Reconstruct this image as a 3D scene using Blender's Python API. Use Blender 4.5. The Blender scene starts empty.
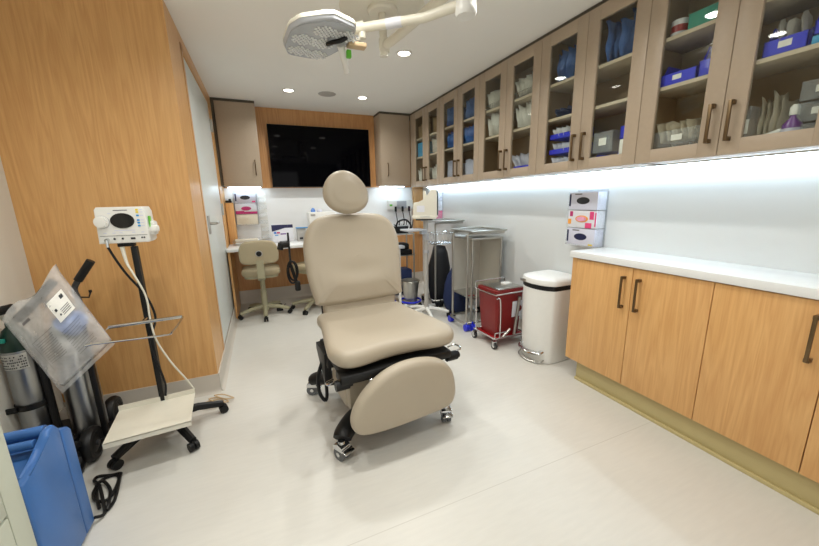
import bpy, bmesh, math, random
from mathutils import Vector as V, Matrix as Mx
random.seed(7)
S = bpy.context.scene
col = S.collection
PI = math.pi

# ------------------------------------------------------------------ materials
def lin(c):
    return tuple(((v/255)/12.92 if v/255 <= .04045 else ((v/255+.055)/1.055)**2.4) for v in c) + (1,)

def mat(name, rgb, rough=.5, metal=0, noise=0, nscale=30, bump=0, bscale=200, spec=.5, coat=0, trans=0, emit=None, es=1):
    m = bpy.data.materials.new(name); m.use_nodes = True
    nt = m.node_tree; b = nt.nodes['Principled BSDF']
    b.inputs['Base Color'].default_value = lin(rgb)
    b.inputs['Roughness'].default_value = rough
    b.inputs['Metallic'].default_value = metal
    b.inputs['Specular IOR Level'].default_value = spec
    b.inputs['Coat Weight'].default_value = coat
    b.inputs['Transmission Weight'].default_value = trans
    if emit:
        b.inputs['Emission Color'].default_value = lin(emit); b.inputs['Emission Strength'].default_value = es
    g = nt.nodes.new('ShaderNodeNewGeometry')
    n = nt.nodes.new('ShaderNodeTexNoise'); n.inputs['Scale'].default_value = nscale; n.inputs['Detail'].default_value = 4
    nt.links.new(g.outputs['Position'], n.inputs['Vector'])
    k = noise if noise else .03
    mr = nt.nodes.new('ShaderNodeMapRange'); mr.inputs['To Min'].default_value = 1-k; mr.inputs['To Max'].default_value = 1+k
    nt.links.new(n.outputs['Fac'], mr.inputs['Value'])
    mx = nt.nodes.new('ShaderNodeMix'); mx.data_type = 'RGBA'; mx.blend_type = 'MULTIPLY'; mx.inputs['Factor'].default_value = 1
    mx.inputs['A'].default_value = lin(rgb); nt.links.new(mr.outputs['Result'], mx.inputs['B'])
    nt.links.new(mx.outputs['Result'], b.inputs['Base Color'])
    if bump:
        n2 = nt.nodes.new('ShaderNodeTexNoise'); n2.inputs['Scale'].default_value = bscale
        nt.links.new(g.outputs['Position'], n2.inputs['Vector'])
        bp = nt.nodes.new('ShaderNodeBump'); bp.inputs['Strength'].default_value = bump; bp.inputs['Distance'].default_value = .002
        nt.links.new(n2.outputs['Fac'], bp.inputs['Height']); nt.links.new(bp.outputs['Normal'], b.inputs['Normal'])
    return m

def wood(name, c1, c2, rough=.38, sc=1.0):
    m = bpy.data.materials.new(name); m.use_nodes = True
    nt = m.node_tree; b = nt.nodes['Principled BSDF']; b.inputs['Roughness'].default_value = rough
    g = nt.nodes.new('ShaderNodeNewGeometry')
    mp = nt.nodes.new('ShaderNodeMapping'); mp.inputs['Scale'].default_value = (6*sc, 6*sc, .45*sc)
    nt.links.new(g.outputs['Position'], mp.inputs['Vector'])
    n1 = nt.nodes.new('ShaderNodeTexNoise'); n1.inputs['Scale'].default_value = 1.6; n1.inputs['Detail'].default_value = 3; n1.inputs['Distortion'].default_value = .6
    nt.links.new(mp.outputs['Vector'], n1.inputs['Vector'])
    mul = nt.nodes.new('ShaderNodeMath'); mul.operation = 'MULTIPLY'; mul.inputs[1].default_value = 16
    nt.links.new(n1.outputs['Fac'], mul.inputs[0])
    fr = nt.nodes.new('ShaderNodeMath'); fr.operation = 'PINGPONG'; fr.inputs[1].default_value = 1; nt.links.new(mul.outputs[0], fr.inputs[0])
    mp2 = nt.nodes.new('ShaderNodeMapping'); mp2.inputs['Scale'].default_value = (120, 120, 5)
    nt.links.new(g.outputs['Position'], mp2.inputs['Vector'])
    n2 = nt.nodes.new('ShaderNodeTexNoise'); n2.inputs['Scale'].default_value = 1.5; n2.inputs['Detail'].default_value = 5
    nt.links.new(mp2.outputs['Vector'], n2.inputs['Vector'])
    a = nt.nodes.new('ShaderNodeMath'); a.operation = 'MULTIPLY_ADD'; a.inputs[1].default_value = .32
    nt.links.new(fr.outputs[0], a.inputs[0])
    h = nt.nodes.new('ShaderNodeMath'); h.operation = 'MULTIPLY_ADD'; h.inputs[1].default_value = .7; h.inputs[2].default_value = 0
    nt.links.new(n2.outputs['Fac'], h.inputs[0]); nt.links.new(h.outputs[0], a.inputs[2])
    r = nt.nodes.new('ShaderNodeValToRGB'); r.color_ramp.elements[0].position = .15; r.color_ramp.elements[1].position = .8
    r.color_ramp.elements[0].color = lin(c2); r.color_ramp.elements[1].color = lin(c1)
    nt.links.new(a.outputs[0], r.inputs['Fac']); nt.links.new(r.outputs['Color'], b.inputs['Base Color'])
    return m

def glass(name, tint=(255, 255, 255), refl=1.0):
    m = bpy.data.materials.new(name); m.use_nodes = True
    nt = m.node_tree; nt.nodes.remove(nt.nodes['Principled BSDF']); out = nt.nodes['Material Output']
    t = nt.nodes.new('ShaderNodeBsdfTransparent'); t.inputs['Color'].default_value = lin(tint)
    gl = nt.nodes.new('ShaderNodeBsdfGlossy'); gl.inputs['Roughness'].default_value = .02
    f = nt.nodes.new('ShaderNodeLayerWeight'); f.inputs['Blend'].default_value = .5
    pw = nt.nodes.new('ShaderNodeMath'); pw.operation = 'POWER'; pw.inputs[1].default_value = 5
    mm = nt.nodes.new('ShaderNodeMath'); mm.operation = 'MULTIPLY_ADD'; mm.inputs[1].default_value = .9*refl; mm.inputs[2].default_value = .03*refl
    mx = nt.nodes.new('ShaderNodeMixShader')
    nt.links.new(f.outputs['Facing'], pw.inputs[0]); nt.links.new(pw.outputs[0], mm.inputs[0]); nt.links.new(mm.outputs[0], mx.inputs[0])
    nt.links.new(t.outputs[0], mx.inputs[1]); nt.links.new(gl.outputs[0], mx.inputs[2]); nt.links.new(mx.outputs[0], out.inputs[0])
    return m

def film(name, rgb, alpha, rough=.25, prints=False):
    """thin cloudy plastic: see-through mixed with a glossy plastic"""
    m = bpy.data.materials.new(name); m.use_nodes = True
    nt = m.node_tree; b = nt.nodes['Principled BSDF']; out = nt.nodes['Material Output']
    b.inputs['Base Color'].default_value = lin(rgb); b.inputs['Roughness'].default_value = rough
    t = nt.nodes.new('ShaderNodeBsdfTransparent'); mx = nt.nodes.new('ShaderNodeMixShader')
    g = nt.nodes.new('ShaderNodeNewGeometry'); n = nt.nodes.new('ShaderNodeTexNoise'); n.inputs['Scale'].default_value = 25
    nt.links.new(g.outputs['Position'], n.inputs['Vector'])
    mr = nt.nodes.new('ShaderNodeMapRange'); mr.inputs['To Min'].default_value = max(0, alpha-.12); mr.inputs['To Max'].default_value = min(1, alpha+.12)
    nt.links.new(n.outputs['Fac'], mr.inputs['Value']); nt.links.new(mr.outputs[0], mx.inputs[0])
    nt.links.new(t.outputs[0], mx.inputs[1]); nt.links.new(b.outputs[0], mx.inputs[2]); nt.links.new(mx.outputs[0], out.inputs[0])
    bp = nt.nodes.new('ShaderNodeBump'); bp.inputs['Strength'].default_value = .6; bp.inputs['Distance'].default_value = .01
    nt.links.new(n.outputs['Fac'], bp.inputs['Height']); nt.links.new(bp.outputs['Normal'], b.inputs['Normal'])
    return m

def emis(name, rgb, s):
    m = bpy.data.materials.new(name); m.use_nodes = True
    nt = m.node_tree; nt.nodes.remove(nt.nodes['Principled BSDF'])
    e = nt.nodes.new('ShaderNodeEmission'); e.inputs[0].default_value = lin(rgb); e.inputs[1].default_value = s
    nt.links.new(e.outputs[0], nt.nodes['Material Output'].inputs[0]); return m

def floor_mat():
    m = mat('vinyl_floor', (214, 211, 203), .36, noise=.05, nscale=3)
    nt = m.node_tree; b = nt.nodes['Principled BSDF']
    g = [n for n in nt.nodes if n.type == 'NEW_GEOMETRY'][0]
    mp = nt.nodes.new('ShaderNodeMapping'); mp.inputs['Scale'].default_value = (9, 60, 1)
    nt.links.new(g.outputs['Position'], mp.inputs['Vector'])
    n = nt.nodes.new('ShaderNodeTexNoise'); n.inputs['Scale'].default_value = 1; n.inputs['Detail'].default_value = 6
    nt.links.new(mp.outputs['Vector'], n.inputs['Vector'])
    mr = nt.nodes.new('ShaderNodeMapRange'); mr.inputs['To Min'].default_value = .93; mr.inputs['To Max'].default_value = 1.05
    nt.links.new(n.outputs['Fac'], mr.inputs['Value'])
    src = b.inputs['Base Color'].links[0].from_socket
    mx = nt.nodes.new('ShaderNodeMix'); mx.data_type = 'RGBA'; mx.blend_type = 'MULTIPLY'; mx.inputs['Factor'].default_value = 1
    nt.links.new(src, mx.inputs['A']); nt.links.new(mr.outputs['Result'], mx.inputs['B']); nt.links.new(mx.outputs['Result'], b.inputs['Base Color'])
    sp = nt.nodes.new('ShaderNodeSeparateXYZ'); nt.links.new(g.outputs['Position'], sp.inputs[0])
    c = nt.nodes.new('ShaderNodeMath'); c.operation = 'COMPARE'; c.inputs[1].default_value = 1.048; c.inputs[2].default_value = .002
    nt.links.new(sp.outputs['Y'], c.inputs[0])
    mz = nt.nodes.new('ShaderNodeMix'); mz.data_type = 'RGBA'; mz.inputs['B'].default_value = lin((198, 194, 185))
    nt.links.new(c.outputs[0], mz.inputs['Factor']); nt.links.new(mx.outputs['Result'], mz.inputs['A']); nt.links.new(mz.outputs['Result'], b.inputs['Base Color'])
    return m

M = dict(
    floor=floor_mat(),
    wall=mat('white_wall_paint', (226, 224, 219), .6, noise=.01, nscale=4),
    lwall=mat('off_white_wall_paint', (226, 222, 211), .6, noise=.02, nscale=4),
    splash=mat('white_glass_splashback', (219, 222, 222), .22, noise=.008, nscale=2),
    bwall=mat('white_back_panel', (240, 241, 241), .3, noise=.008, nscale=2),
    ceil=mat('ceiling_paint', (244, 242, 236), .8, noise=.01, nscale=4),
    wood=wood('maple_laminate', (224, 176, 115), (204, 150, 91)),
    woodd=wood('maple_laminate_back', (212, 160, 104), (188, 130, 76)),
    taupe=mat('taupe_laminate', (176, 158, 137), .45, noise=.05, nscale=50),
    carc=mat('cabinet_interior', (158, 134, 106), .55),
    shelf=mat('shelf_edge_laminate', (208, 192, 170), .5),
    kick=mat('olive_kickboard', (192, 176, 126), .4, noise=.04, nscale=15),
    cove=mat('vinyl_skirting', (206, 198, 186), .4, noise=.04, nscale=12),
    white=mat('white_solid_surface', (236, 237, 236), .25),
    doorw=mat('white_door_paint', (220, 224, 220), .35),
    frame=mat('door_frame_wood', (206, 156, 100), .4, noise=.08, nscale=40),
    vinyl=mat('beige_upholstery_vinyl', (177, 165, 146), .42, noise=.02, nscale=8, bump=.12, bscale=600),
    plw=mat('white_plastic', (232, 231, 226), .35),
    plc=mat('cream_plastic', (226, 221, 205), .4),
    plg=mat('grey_plastic', (176, 178, 182), .4),
    plb=mat('black_plastic', (15, 15, 16), .45, spec=.35),
    rub=mat('dark_grey_rubber', (48, 48, 50), .6),
    wheel=mat('grey_rubber_wheel', (92, 94, 96), .5),
    chrome=mat('chrome', (214, 216, 218), .12, 1),
    steel=mat('brushed_steel', (186, 184, 178), .3, 1, noise=.06, nscale=20),
    panel=mat('satin_steel_panel', (206, 202, 192), .5, .6),
    alu=mat('cylinder_aluminium', (170, 172, 174), .32, 1, noise=.1, nscale=8),
    bronze=mat('bronze_handle', (112, 92, 66), .35, .8),
    green=mat('dark_green_paint', (8, 44, 34), .35),
    teal=mat('teal_plastic', (30, 140, 125), .4),
    lgreen=mat('bright_green_plastic', (95, 190, 45), .4),
    blue=mat('blue_machine_plastic', (60, 108, 172), .4, noise=.03, nscale=10),
    bin=mat('royal_blue_plastic', (42, 54, 215), .35),
    dblue=mat('navy_fabric', (26, 42, 84), .7, noise=.2, nscale=20),
    bagk=mat('black_nylon', (24, 25, 30), .6, noise=.2, nscale=25),
    wrap=mat('blue_sterile_wrap', (98, 138, 206), .22, noise=.25, nscale=40),
    cyan=mat('cyan_card', (70, 168, 220), .5),
    red=mat('red_sharps_plastic', (124, 20, 20), .3),
    redp=mat('red_paint', (150, 20, 26), .35),
    pink=mat('pink_card', (226, 72, 128), .5),
    mag=mat('magenta_card', (188, 40, 110), .5),
    lpink=mat('pale_pink_tissue', (240, 170, 200), .7),
    orange=mat('orange_card', (242, 165, 70), .5),
    yellow=mat('yellow_sticker', (240, 215, 60), .5),
    cyand=mat('cyan_key', (50, 150, 215), .4),
    card=mat('white_card', (226, 226, 232), .55),
    lav=mat('lavender_card', (214, 215, 230), .55),
    navy=mat('navy_print', (24, 28, 72), .5),
    paper=mat('paper', (243, 241, 235), .7, noise=.05, nscale=60),
    ink=mat('grey_print', (110, 108, 110), .6),
    dink=mat('black_print', (40, 40, 44), .6),
    cream=mat('cream_packets', (214, 205, 186), .6, noise=.1, nscale=60),
    purple=mat('purple_liquid', (110, 60, 140), .3),
    tealbox=mat('teal_card', (40, 150, 130), .5),
    tan=mat('tan_card', (205, 178, 140), .5),
    stool=mat('stool_beige_vinyl', (170, 156, 126), .5),
    stoolp=mat('stool_olive_beige_plastic', (164, 158, 130), .45),
    greycab=mat('pale_sage_cabinet', (196, 200, 184), .45),
    gap=mat('gap_shade', (84, 77, 67), .8),  # dark colour stands in for the shade inside the cupboard gaps
    screen=mat('black_screen', (2, 2, 4), .05, spec=.07),
    oval=mat('dark_oval_screen', (8, 9, 10), .2),
    glass=glass('cabinet_glass', (250, 252, 250), 1.0),
    clear=film('clear_plastic', (225, 230, 235), .16, .2),
    bag=film('plastic_bag_film', (240, 240, 240), .34, .14),
    lens=mat('lamp_lens_plastic', (166, 170, 174), .2, noise=.05, nscale=60),
    led=mat('led_cell', (222, 224, 224), .25),
    disc=emis('downlight_diffuser', (255, 246, 232), 10),
    strip=emis('led_strip_light', (214, 238, 255), 24),
    spk=mat('speaker_grille', (176, 172, 166), .7),
)

# ------------------------------------------------------------------ mesh builder
class G:
    def __init__(s): s.b = bmesh.new(); s.mi = 0
    def _mi(s, fs):
        for f in fs: f.material_index = s.mi
    def box(s, a, b, bev=0, seg=2, R=None):
        a, b = V(a), V(b)
        r = bmesh.ops.create_cube(s.b, size=1)
        vs = r['verts']; c = (a+b)/2; d = b-a
        for v in vs: v.co = V((v.co.x*d.x, v.co.y*d.y, v.co.z*d.z))
        fs = list({f for v in vs for f in v.link_faces})
        if bev:
            es = list({e for v in vs for e in v.link_edges})
            q = bmesh.ops.bevel(s.b, geom=es, offset=min(bev, min(d)*.49), segments=seg, affect='EDGES', profile=.5)
            fs = list({f for v in q['verts'] for f in v.link_faces} | set(f for f in fs if f.is_valid))
            vs = list({v for f in fs for v in f.verts})
        for v in vs: v.co = (R @ v.co if R else v.co) + c
        s._mi(fs); return s
    def cyl(s, p0, p1, r0, r1=None, seg=16):
        p0, p1 = V(p0), V(p1); r1 = r0 if r1 is None else r1
        d = (p1-p0); q = d.to_track_quat('Z', 'Y').to_matrix()
        A = [s.b.verts.new(p0+q @ V((r0*math.cos(2*PI*i/seg), r0*math.sin(2*PI*i/seg), 0))) for i in range(seg)]
        B = [s.b.verts.new(p1+q @ V((r1*math.cos(2*PI*i/seg), r1*math.sin(2*PI*i/seg), 0))) for i in range(seg)]
        fs = [s.b.faces.new((A[i], A[(i+1) % seg], B[(i+1) % seg], B[i])) for i in range(seg)]
        fs += [s.b.faces.new(A[::-1]), s.b.faces.new(B)]
        s._mi(fs); return s
    def tube(s, pts, r, seg=8, closed=False, smooth=0, ry=None):
        pts = [V(p) for p in pts]
        if smooth: pts = cr(pts, smooth, closed)
        n = len(pts); rings = []; up = None
        rr = r if callable(r) else (lambda t: r)
        for i, p in enumerate(pts):
            if closed: t = pts[(i+1) % n]-pts[i-1]
            else: t = pts[min(i+1, n-1)]-pts[max(i-1, 0)]
            t.normalize()
            if up is None:
                up = V((0, 0, 1)) if abs(t.z) < .9 else V((1, 0, 0))
            u = up-t*up.dot(t); u.normalize(); up = u; w = t.cross(u)
            q = rr(i/max(1, n-1)); q2 = q*(ry or 1)
            rings.append([s.b.verts.new(p+w*q*math.cos(2*PI*k/seg)+u*q2*math.sin(2*PI*k/seg)) for k in range(seg)])
        fs = []
        for i in range(n if closed else n-1):
            A, B = rings[i], rings[(i+1) % n]
            fs += [s.b.faces.new((A[k], A[(k+1) % seg], B[(k+1) % seg], B[k])) for k in range(seg)]
        if not closed: fs += [s.b.faces.new(rings[0][::-1]), s.b.faces.new(rings[-1])]
        s._mi(fs); return s
    def lathe(s, prof, c=(0, 0, 0), seg=24, R=None):
        c = V(c); rings = []
        for r, z in prof:
            if r < 1e-6: rings.append([s.b.verts.new(c+(R @ V((0, 0, z)) if R else V((0, 0, z))))])
            else:
                rings.append([s.b.verts.new(c+((R or Mx.Identity(3)) @ V((r*math.cos(2*PI*k/seg), r*math.sin(2*PI*k/seg), z)))) for k in range(seg)])
        fs = []
        for A, B in zip(rings, rings[1:]):
            for k in range(seg):
                k2 = (k+1) % seg
                if len(A) == 1 and len(B) == 1: continue
                if len(A) == 1: fs.append(s.b.faces.new((A[0], B[k2], B[k])))
                elif len(B) == 1: fs.append(s.b.faces.new((A[k], A[k2], B[0])))
                else: fs.append(s.b.faces.new((A[k], A[k2], B[k2], B[k])))
        s._mi(fs); return s
    def prism(s, poly, o, u, v, n, bev=0, seg=2):
        """polygon in the plane o+u*x+v*y pushed along the vector n"""
        o, u, v, n = V(o), V(u), V(v), V(n)
        A = [s.b.verts.new(o+u*x+v*y) for x, y in poly]; B = [s.b.verts.new(o+u*x+v*y+n) for x, y in poly]
        k = len(poly)
        fs = [s.b.faces.new((A[i], A[(i+1) % k], B[(i+1) % k], B[i])) for i in range(k)]
        f0, f1 = s.b.faces.new(A[::-1]), s.b.faces.new(B); fs += [f0, f1]
        s._mi(fs)
        if bev:
            es = [e for e in f0.edges]+[e for e in f1.edges]
            q = bmesh.ops.bevel(s.b, geom=es, offset=bev, segments=seg, affect='EDGES', profile=.5)
            s._mi(q['faces'])
        return s
    def pad(s, outline, thick, r, fn=None, M4=None, rings=7, back=True, seg=5):
        """cushion: outline (x,z) in its own plane, front towards -y; fn(x,z)->extra depth of the front"""
        n = len(outline); P = [V((x, z)) for x, z in outline]
        area = sum(P[i].x*P[(i+1) % n].y-P[(i+1) % n].x*P[i].y for i in range(n))
        if area < 0: P.reverse()
        c = sum(P, V((0, 0)))/n
        N = []
        for i in range(n):
            t = P[(i+1) % n]-P[i-1]; t.normalize(); N.append(V((t.y, -t.x)))
        def ring(off, y, sc=1, front=True):
            out = []
            for p, nn in zip(P, N):
                q = p-nn*off; q = c+(q-c)*sc
                yy = y
                if front and fn: yy -= fn(q.x, q.y)*min(1, (1-sc)*3)**.6
                co = V((q.x, yy, q.y)); out.append(s.b.verts.new(M4 @ co if M4 else co))
            return out
        h = thick/2; R = []
        for k in range(seg+1):
            a = PI/2*k/seg
            R.append(ring(r*(1-math.cos(a-PI/2 if False else a)) if False else r*(1-math.sin(a)), h-r+r*math.cos(a), 1, False))
        for k in range(1, seg+1):
            a = PI/2*k/seg
            R.append(ring(r*(1-math.cos(a)), -(h-r)-r*math.sin(a), 1, False))
        for k in range(1, rings+1):
            R.append(ring(r, -h, 1-k/(rings+.7), True))
        fs = []
        for A, B in zip(R, R[1:]):
            fs += [s.b.faces.new((A[i], A[(i+1) % n], B[(i+1) % n], B[i])) for i in range(n)]
        fs += [s.b.faces.new(R[0][::-1]), s.b.faces.new(R[-1])]
        s._mi(fs); return s
    def build(s, name, mats, parent=None, world=False, loc=None, ang=40, kind=None):
        bm = s.b
        bmesh.ops.recalc_face_normals(bm, faces=bm.faces)
        for f in bm.faces: f.smooth = True
        th = math.radians(ang)
        for e in bm.edges:
            if len(e.link_faces) == 2 and e.calc_face_angle(0) > th: e.smooth = False
        me = bpy.data.meshes.new(name); bm.to_mesh(me); bm.free()
        for m in (mats if isinstance(mats, (list, tuple)) else [mats]): me.materials.append(M[m] if isinstance(m, str) else m)
        o = bpy.data.objects.new(name, me); col.objects.link(o)
        if parent is not None:
            o.parent = parent
            if world: me.transform(mw(parent).inverted())
        elif loc is not None:
            o.location = loc; me.transform(Mx.Translation(V(loc)).inverted())
        if kind: o['kind'] = kind
        return o

def cr(pts, k, closed=False):
    n = len(pts); out = []
    for i in range(n if closed else n-1):
        g = (lambda j: pts[j % n]) if closed else (lambda j: pts[max(0, min(n-1, j))])
        a, b, c, d = g(i-1), g(i), g(i+1), g(i+2)
        for j in range(k):
            t = j/k
            out.append(.5*((2*b)+(c-a)*t+(2*a-5*b+4*c-d)*t*t+(3*b-a-3*c+d)*t**3))
    if not closed: out.append(pts[-1])
    return out
def smooth2(pts, k=6):
    return [(p.x, p.y) for p in cr([V((x, y, 0)) for x, y in pts], k, True)]
def rrect(x0, y0, x1, y1, r, k=5):
    o = []
    for cx, cy, a in ((x1-r, y1-r, 0), (x0+r, y1-r, 90), (x0+r, y0+r, 180), (x1-r, y0+r, 270)):
        for j in range(k+1):
            t = math.radians(a+90*j/k); o.append((cx+r*math.cos(t), cy+r*math.sin(t)))
    return o
def mw(o):
    m = Mx.LocRotScale(o.location, o.rotation_euler, o.scale)
    return mw(o.parent) @ m if o.parent else m
def tag(o, label, cat, group=None, kind=None):
    o['label'] = label; o['category'] = cat
    if group: o['group'] = group
    if kind: o['kind'] = kind
    return o
def T(name, loc, label, cat, group=None, rz=0, kind=None):
    o = bpy.data.objects.new(name, None); o.empty_display_size = .05; col.objects.link(o)
    o.location = loc; o.rotation_euler = (0, 0, math.radians(rz))
    return tag(o, label, cat, group, kind)
def dup(root, loc, label, rz=None, group=None):
    r = root.copy(); col.objects.link(r); r.location = loc
    if rz is not None: r.rotation_euler = (0, 0, math.radians(rz))
    r['label'] = label
    if group: r['group'] = group
    for ch in list(root.children):
        c = ch.copy(); col.objects.link(c); c.parent = r
        for g in list(ch.children):
            d = g.copy(); col.objects.link(d); d.parent = c
    return r
def struct(name, g, m, loc=None, label=None, cat=None):
    o = g.build(name, m, loc=loc); o['kind'] = 'structure'
    o['label'] = label or name.replace('_', ' '); o['category'] = cat or name.split('_')[0]
    return o

# ------------------------------------------------------------------ camera (levelled from the photo's vanishing points)
H = 1.25
yaw, pitch, roll = .400199443, .210628623, -.0204465962
fw = V((math.sin(yaw)*math.cos(pitch), math.cos(yaw)*math.cos(pitch), -math.sin(pitch)))
rt = V((math.cos(yaw), -math.sin(yaw), 0)); up = rt.cross(fw)
rt2 = rt*math.cos(roll)+up*math.sin(roll); up2 = up*math.cos(roll)-rt*math.sin(roll)
cd = bpy.data.cameras.new('camera'); cam = bpy.data.objects.new('camera', cd); col.objects.link(cam)
cam.matrix_world = Mx(((rt2.x, up2.x, -fw.x, 0), (rt2.y, up2.y, -fw.y, 0), (rt2.z, up2.z, -fw.z, H), (0, 0, 0, 1)))
cd.sensor_width = 36; cd.lens = 36*342.94/819; cd.clip_start = .02
S.camera = cam

# ------------------------------------------------------------------ the room
XL, XA, XR, XU, XD = -1.175, -.375, 2.2, 1.92, 1.87       # left wall, alcove wall, right wall, upper and lower door faces
YB, YW, YF, YN = 4.70, 2.47, 4.42, -1.6                    # back wall, wood partition, back cabinet faces, wall behind the camera
ZC, ZU = 2.35, 1.42
struct('floor', G().box((XL-.1, YN-.1, -.1), (XR+.1, YB+.1, 0)), 'floor', (0, 0, 0), 'pale beige vinyl floor of the treatment room')
struct('ceiling', G().box((XL-.1, YN-.1, ZC), (XR+.1, YB+.1, ZC+.1)), 'ceil', (0, 0, ZC), 'plain off-white ceiling over the treatment room')
struct('wall_left', G().box((XL-.1, YN, 0), (XL, YW, ZC)), 'lwall', label='plain off-white wall behind the oxygen cylinders')
struct('wall_right', G().box((XR, YN, 0), (XR+.1, YB+.1, ZC)), 'splash', label='white wall under the glass-fronted cupboards')
struct('wall_front', G().box((XL-.1, YN-.1, 0), (-.5, YN, ZC)).box((1.1, YN-.1, 0), (XR+.1, YN, ZC)).box((-.5, YN-.1, 2.1), (1.1, YN, ZC)), 'wall', label='white wall behind the viewer with an opening added for fill light')  # the opening is added to let soft fill light in
struct('wall_back', G().box((XA, YB, 0), (XR, YB+.1, ZC)), 'bwall', label='white wall behind the desk, below the television')
# partition block clad in maple; the door sits in its alcove side
DY0, DY1, DZ = 2.93, 4.18, 2.235
g = G().box((XL-.1, YW, .10), (XA, DY0-.06, ZC)).box((XL-.1, DY0-.06, DZ+.05), (XA, DY1+.05, ZC)).box((XL-.1, DY1+.05, 0), (XA, YB+.1, ZC)).box((XL-.1, DY0-.06, 0), (XA-.045, DY1+.05, DZ+.05))
struct('wall_partition', g, 'wood', label='maple veneered partition wall behind the monitor stand', cat='wall')
def coveprof(h=.105): return [(0, 0), (.030, 0), (.018, .006), (.010, .016), (.008, .03), (.008, h), (0, h)]
g = G().prism(coveprof(.128), (XL, YW, 0), (0, -1, 0), (0, 0, 1), (XA-XL+.008, 0, 0))
struct('baseboard_partition', g, 'cove', label='coved vinyl skirting along the maple partition', cat='baseboard')
g = G().prism(coveprof(.128), (XA, YW-.008, 0), (1, 0, 0), (0, 0, 1), (0, DY1-YW+.25, 0))
struct('baseboard_alcove', g, 'cove', label='coved vinyl skirting running below the white door', cat='baseboard')
g = G().prism(coveprof(), (XL, YN, 0), (1, 0, 0), (0, 0, 1), (0, YW-YN, 0))
struct('baseboard_left', g, 'cove', label='coved vinyl skirting below the plain left wall', cat='baseboard')
g = G().prism(coveprof(), (XR, 1.66, 0), (-1, 0, 0), (0, 0, 1), (0, YB-1.66, 0))
struct('baseboard_right', g, 'cove', label='coved vinyl skirting behind the waste bin', cat='baseboard')
g = G().prism(coveprof(.17), (XA, YB-.03, 0), (0, -1, 0), (0, 0, 1), (XR-XA, 0, 0))
struct('baseboard_back', g, 'cove', label='tall vinyl skirting under the desk at the far wall', cat='baseboard')
g = G().box((XA, YB-.03, .10), (XR, YB, .745))
struct('trim_1', g, 'woodd', label='maple panel below the desk on the far wall', cat='panel')
g = G().box((XA, YB-.02, 1.425), (XR, YB, ZC))
struct('trim_2', g, 'woodd', label='maple panel behind the television', cat='panel')
g = G().box((2.06, YB-.06, .745), (XR, YB, 1.425))
struct('trim_3', g, 'wood', label='narrow maple corner panel beside the wall diagnostic unit', cat='panel')

# white door in the alcove
d = T('door_1', (XA-.02, DY0, 0), 'white flush door with lever handle in the maple alcove wall', 'door', kind='structure')
G().box((XA-.04, DY0, .128), (XA-.004, DY1, DZ), .002).build('door_leaf', 'doorw', d, True)
G().box((XA-.04, DY0-.055, .128), (XA+.004, DY0-.003, DZ+.05), .002).box((XA-.04, DY1+.003, .128), (XA+.004, DY1+.05, DZ+.05), .002).box((XA-.04, DY0-.055, DZ+.003), (XA+.004, DY1+.05, DZ+.05), .002).build('door_frame', 'frame', d, True)
hy = 3.06
h = G().box((XA-.004, hy-.03, 1.02), (XA+.006, hy+.03, 1.16), .003).cyl((XA, hy, 1.10), (XA+.05, hy, 1.10), .011).tube([(XA+.05, hy, 1.10), (XA+.055, hy+.03, 1.10), (XA+.055, hy+.14, 1.10)], .009).build('door_handle', 'steel', d, True)
for z in (2.02, 1.19, .38):
    G().box((XA-.004, DY1-.03, z-.06), (XA+.006, DY1+.035, z+.06), .001).cyl((XA+.008, DY1+.003, z-.06), (XA+.008, DY1+.003, z+.06), .009).build('hinge', 'steel', d, True)

# ------------------------------------------------------------------ upper glass cupboards on the right
PIT = .3765; Y0 = .5745
ZT = 2.325
def dbounds(k): return Y0+PIT*k, Y0+PIT*(k+1)
ud = [('nearest glass-fronted wall cupboard, blue bins and clear drawers on its shelves'),
      ('glass-fronted wall cupboard second from the viewer, boxes of blue-wrapped packs on top shelf'),
      ('middle glass-fronted wall cupboard with white packets in wire trays'),
      ('glass-fronted wall cupboard full of blue-wrapped packs on two shelves'),
      ('farthest glass-fronted wall cupboard beside the plain corner cupboard')]
t_ = .018
SH = (1.775, 2.0)
shelf_tops = {}
for c in range(5):
    a, b = Y0+2*PIT*c, Y0+2*PIT*(c+1)
    r = T('glass_cupboard', (XU+.13, (a+b)/2, ZU), ud[c], 'cupboard', 'glass-fronted cupboards on the right wall')
    g = G().box((XU+.02, a, ZU), (XR-.002, b, ZU+t_)).box((XU+.02, a, ZT-t_), (XR-.002, b, ZT)).box((XU+.02, a, ZU), (XR-.002, a+t_, ZT)).box((XU+.02, b-t_, ZU), (XR-.002, b, ZT)).box((XR-.012, a, ZU), (XR-.002, b, ZT))
    g.build('carcass', 'carc', r, True)
    for z in SH:
        G().box((XU+.022, a+t_, z-.009), (XR-.012, b-t_, z+.009), .001).build('shelf', 'shelf', r, True)
    for j in range(2):
        y0, y1 = dbounds(2*c+j); y0 += .0015; y1 -= .0015
        gy0, gy1, gz0, gz1 = y0+.078, y1-.078, ZU+.062, ZT-.078
        g = G().box((XU, y0, ZU-.004), (XU+.02, gy0, ZT), .0015).box((XU, gy1, ZU-.004), (XU+.02, y1, ZT), .0015).box((XU, gy0, ZU-.004), (XU+.02, gy1, gz0), .0015).box((XU, gy0, gz1), (XU+.02, gy1, ZT), .0015)
        dr = g.build('door', 'taupe', r, True)
        G().box((XU+.008, gy0-.003, gz0-.003), (XU+.012, gy1+.003, gz1+.003)).build('glass_pane', 'glass', dr, True)
        hy = (y1-.035) if j == 0 else (y0+.035)
        hg = G()
        hz0, hz1 = 1.475, 1.64
        hg.box((XU-.032, hy-.007, hz0), (XU-.024, hy+.007, hz1), .002)
        for z in (hz0+.008, hz1-.008): hg.box((XU-.026, hy-.009, z-.009), (XU, hy+.009, z+.009), .002)
        hg.build('handle', 'bronze', dr, True)
yend = Y0+10*PIT
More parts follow.
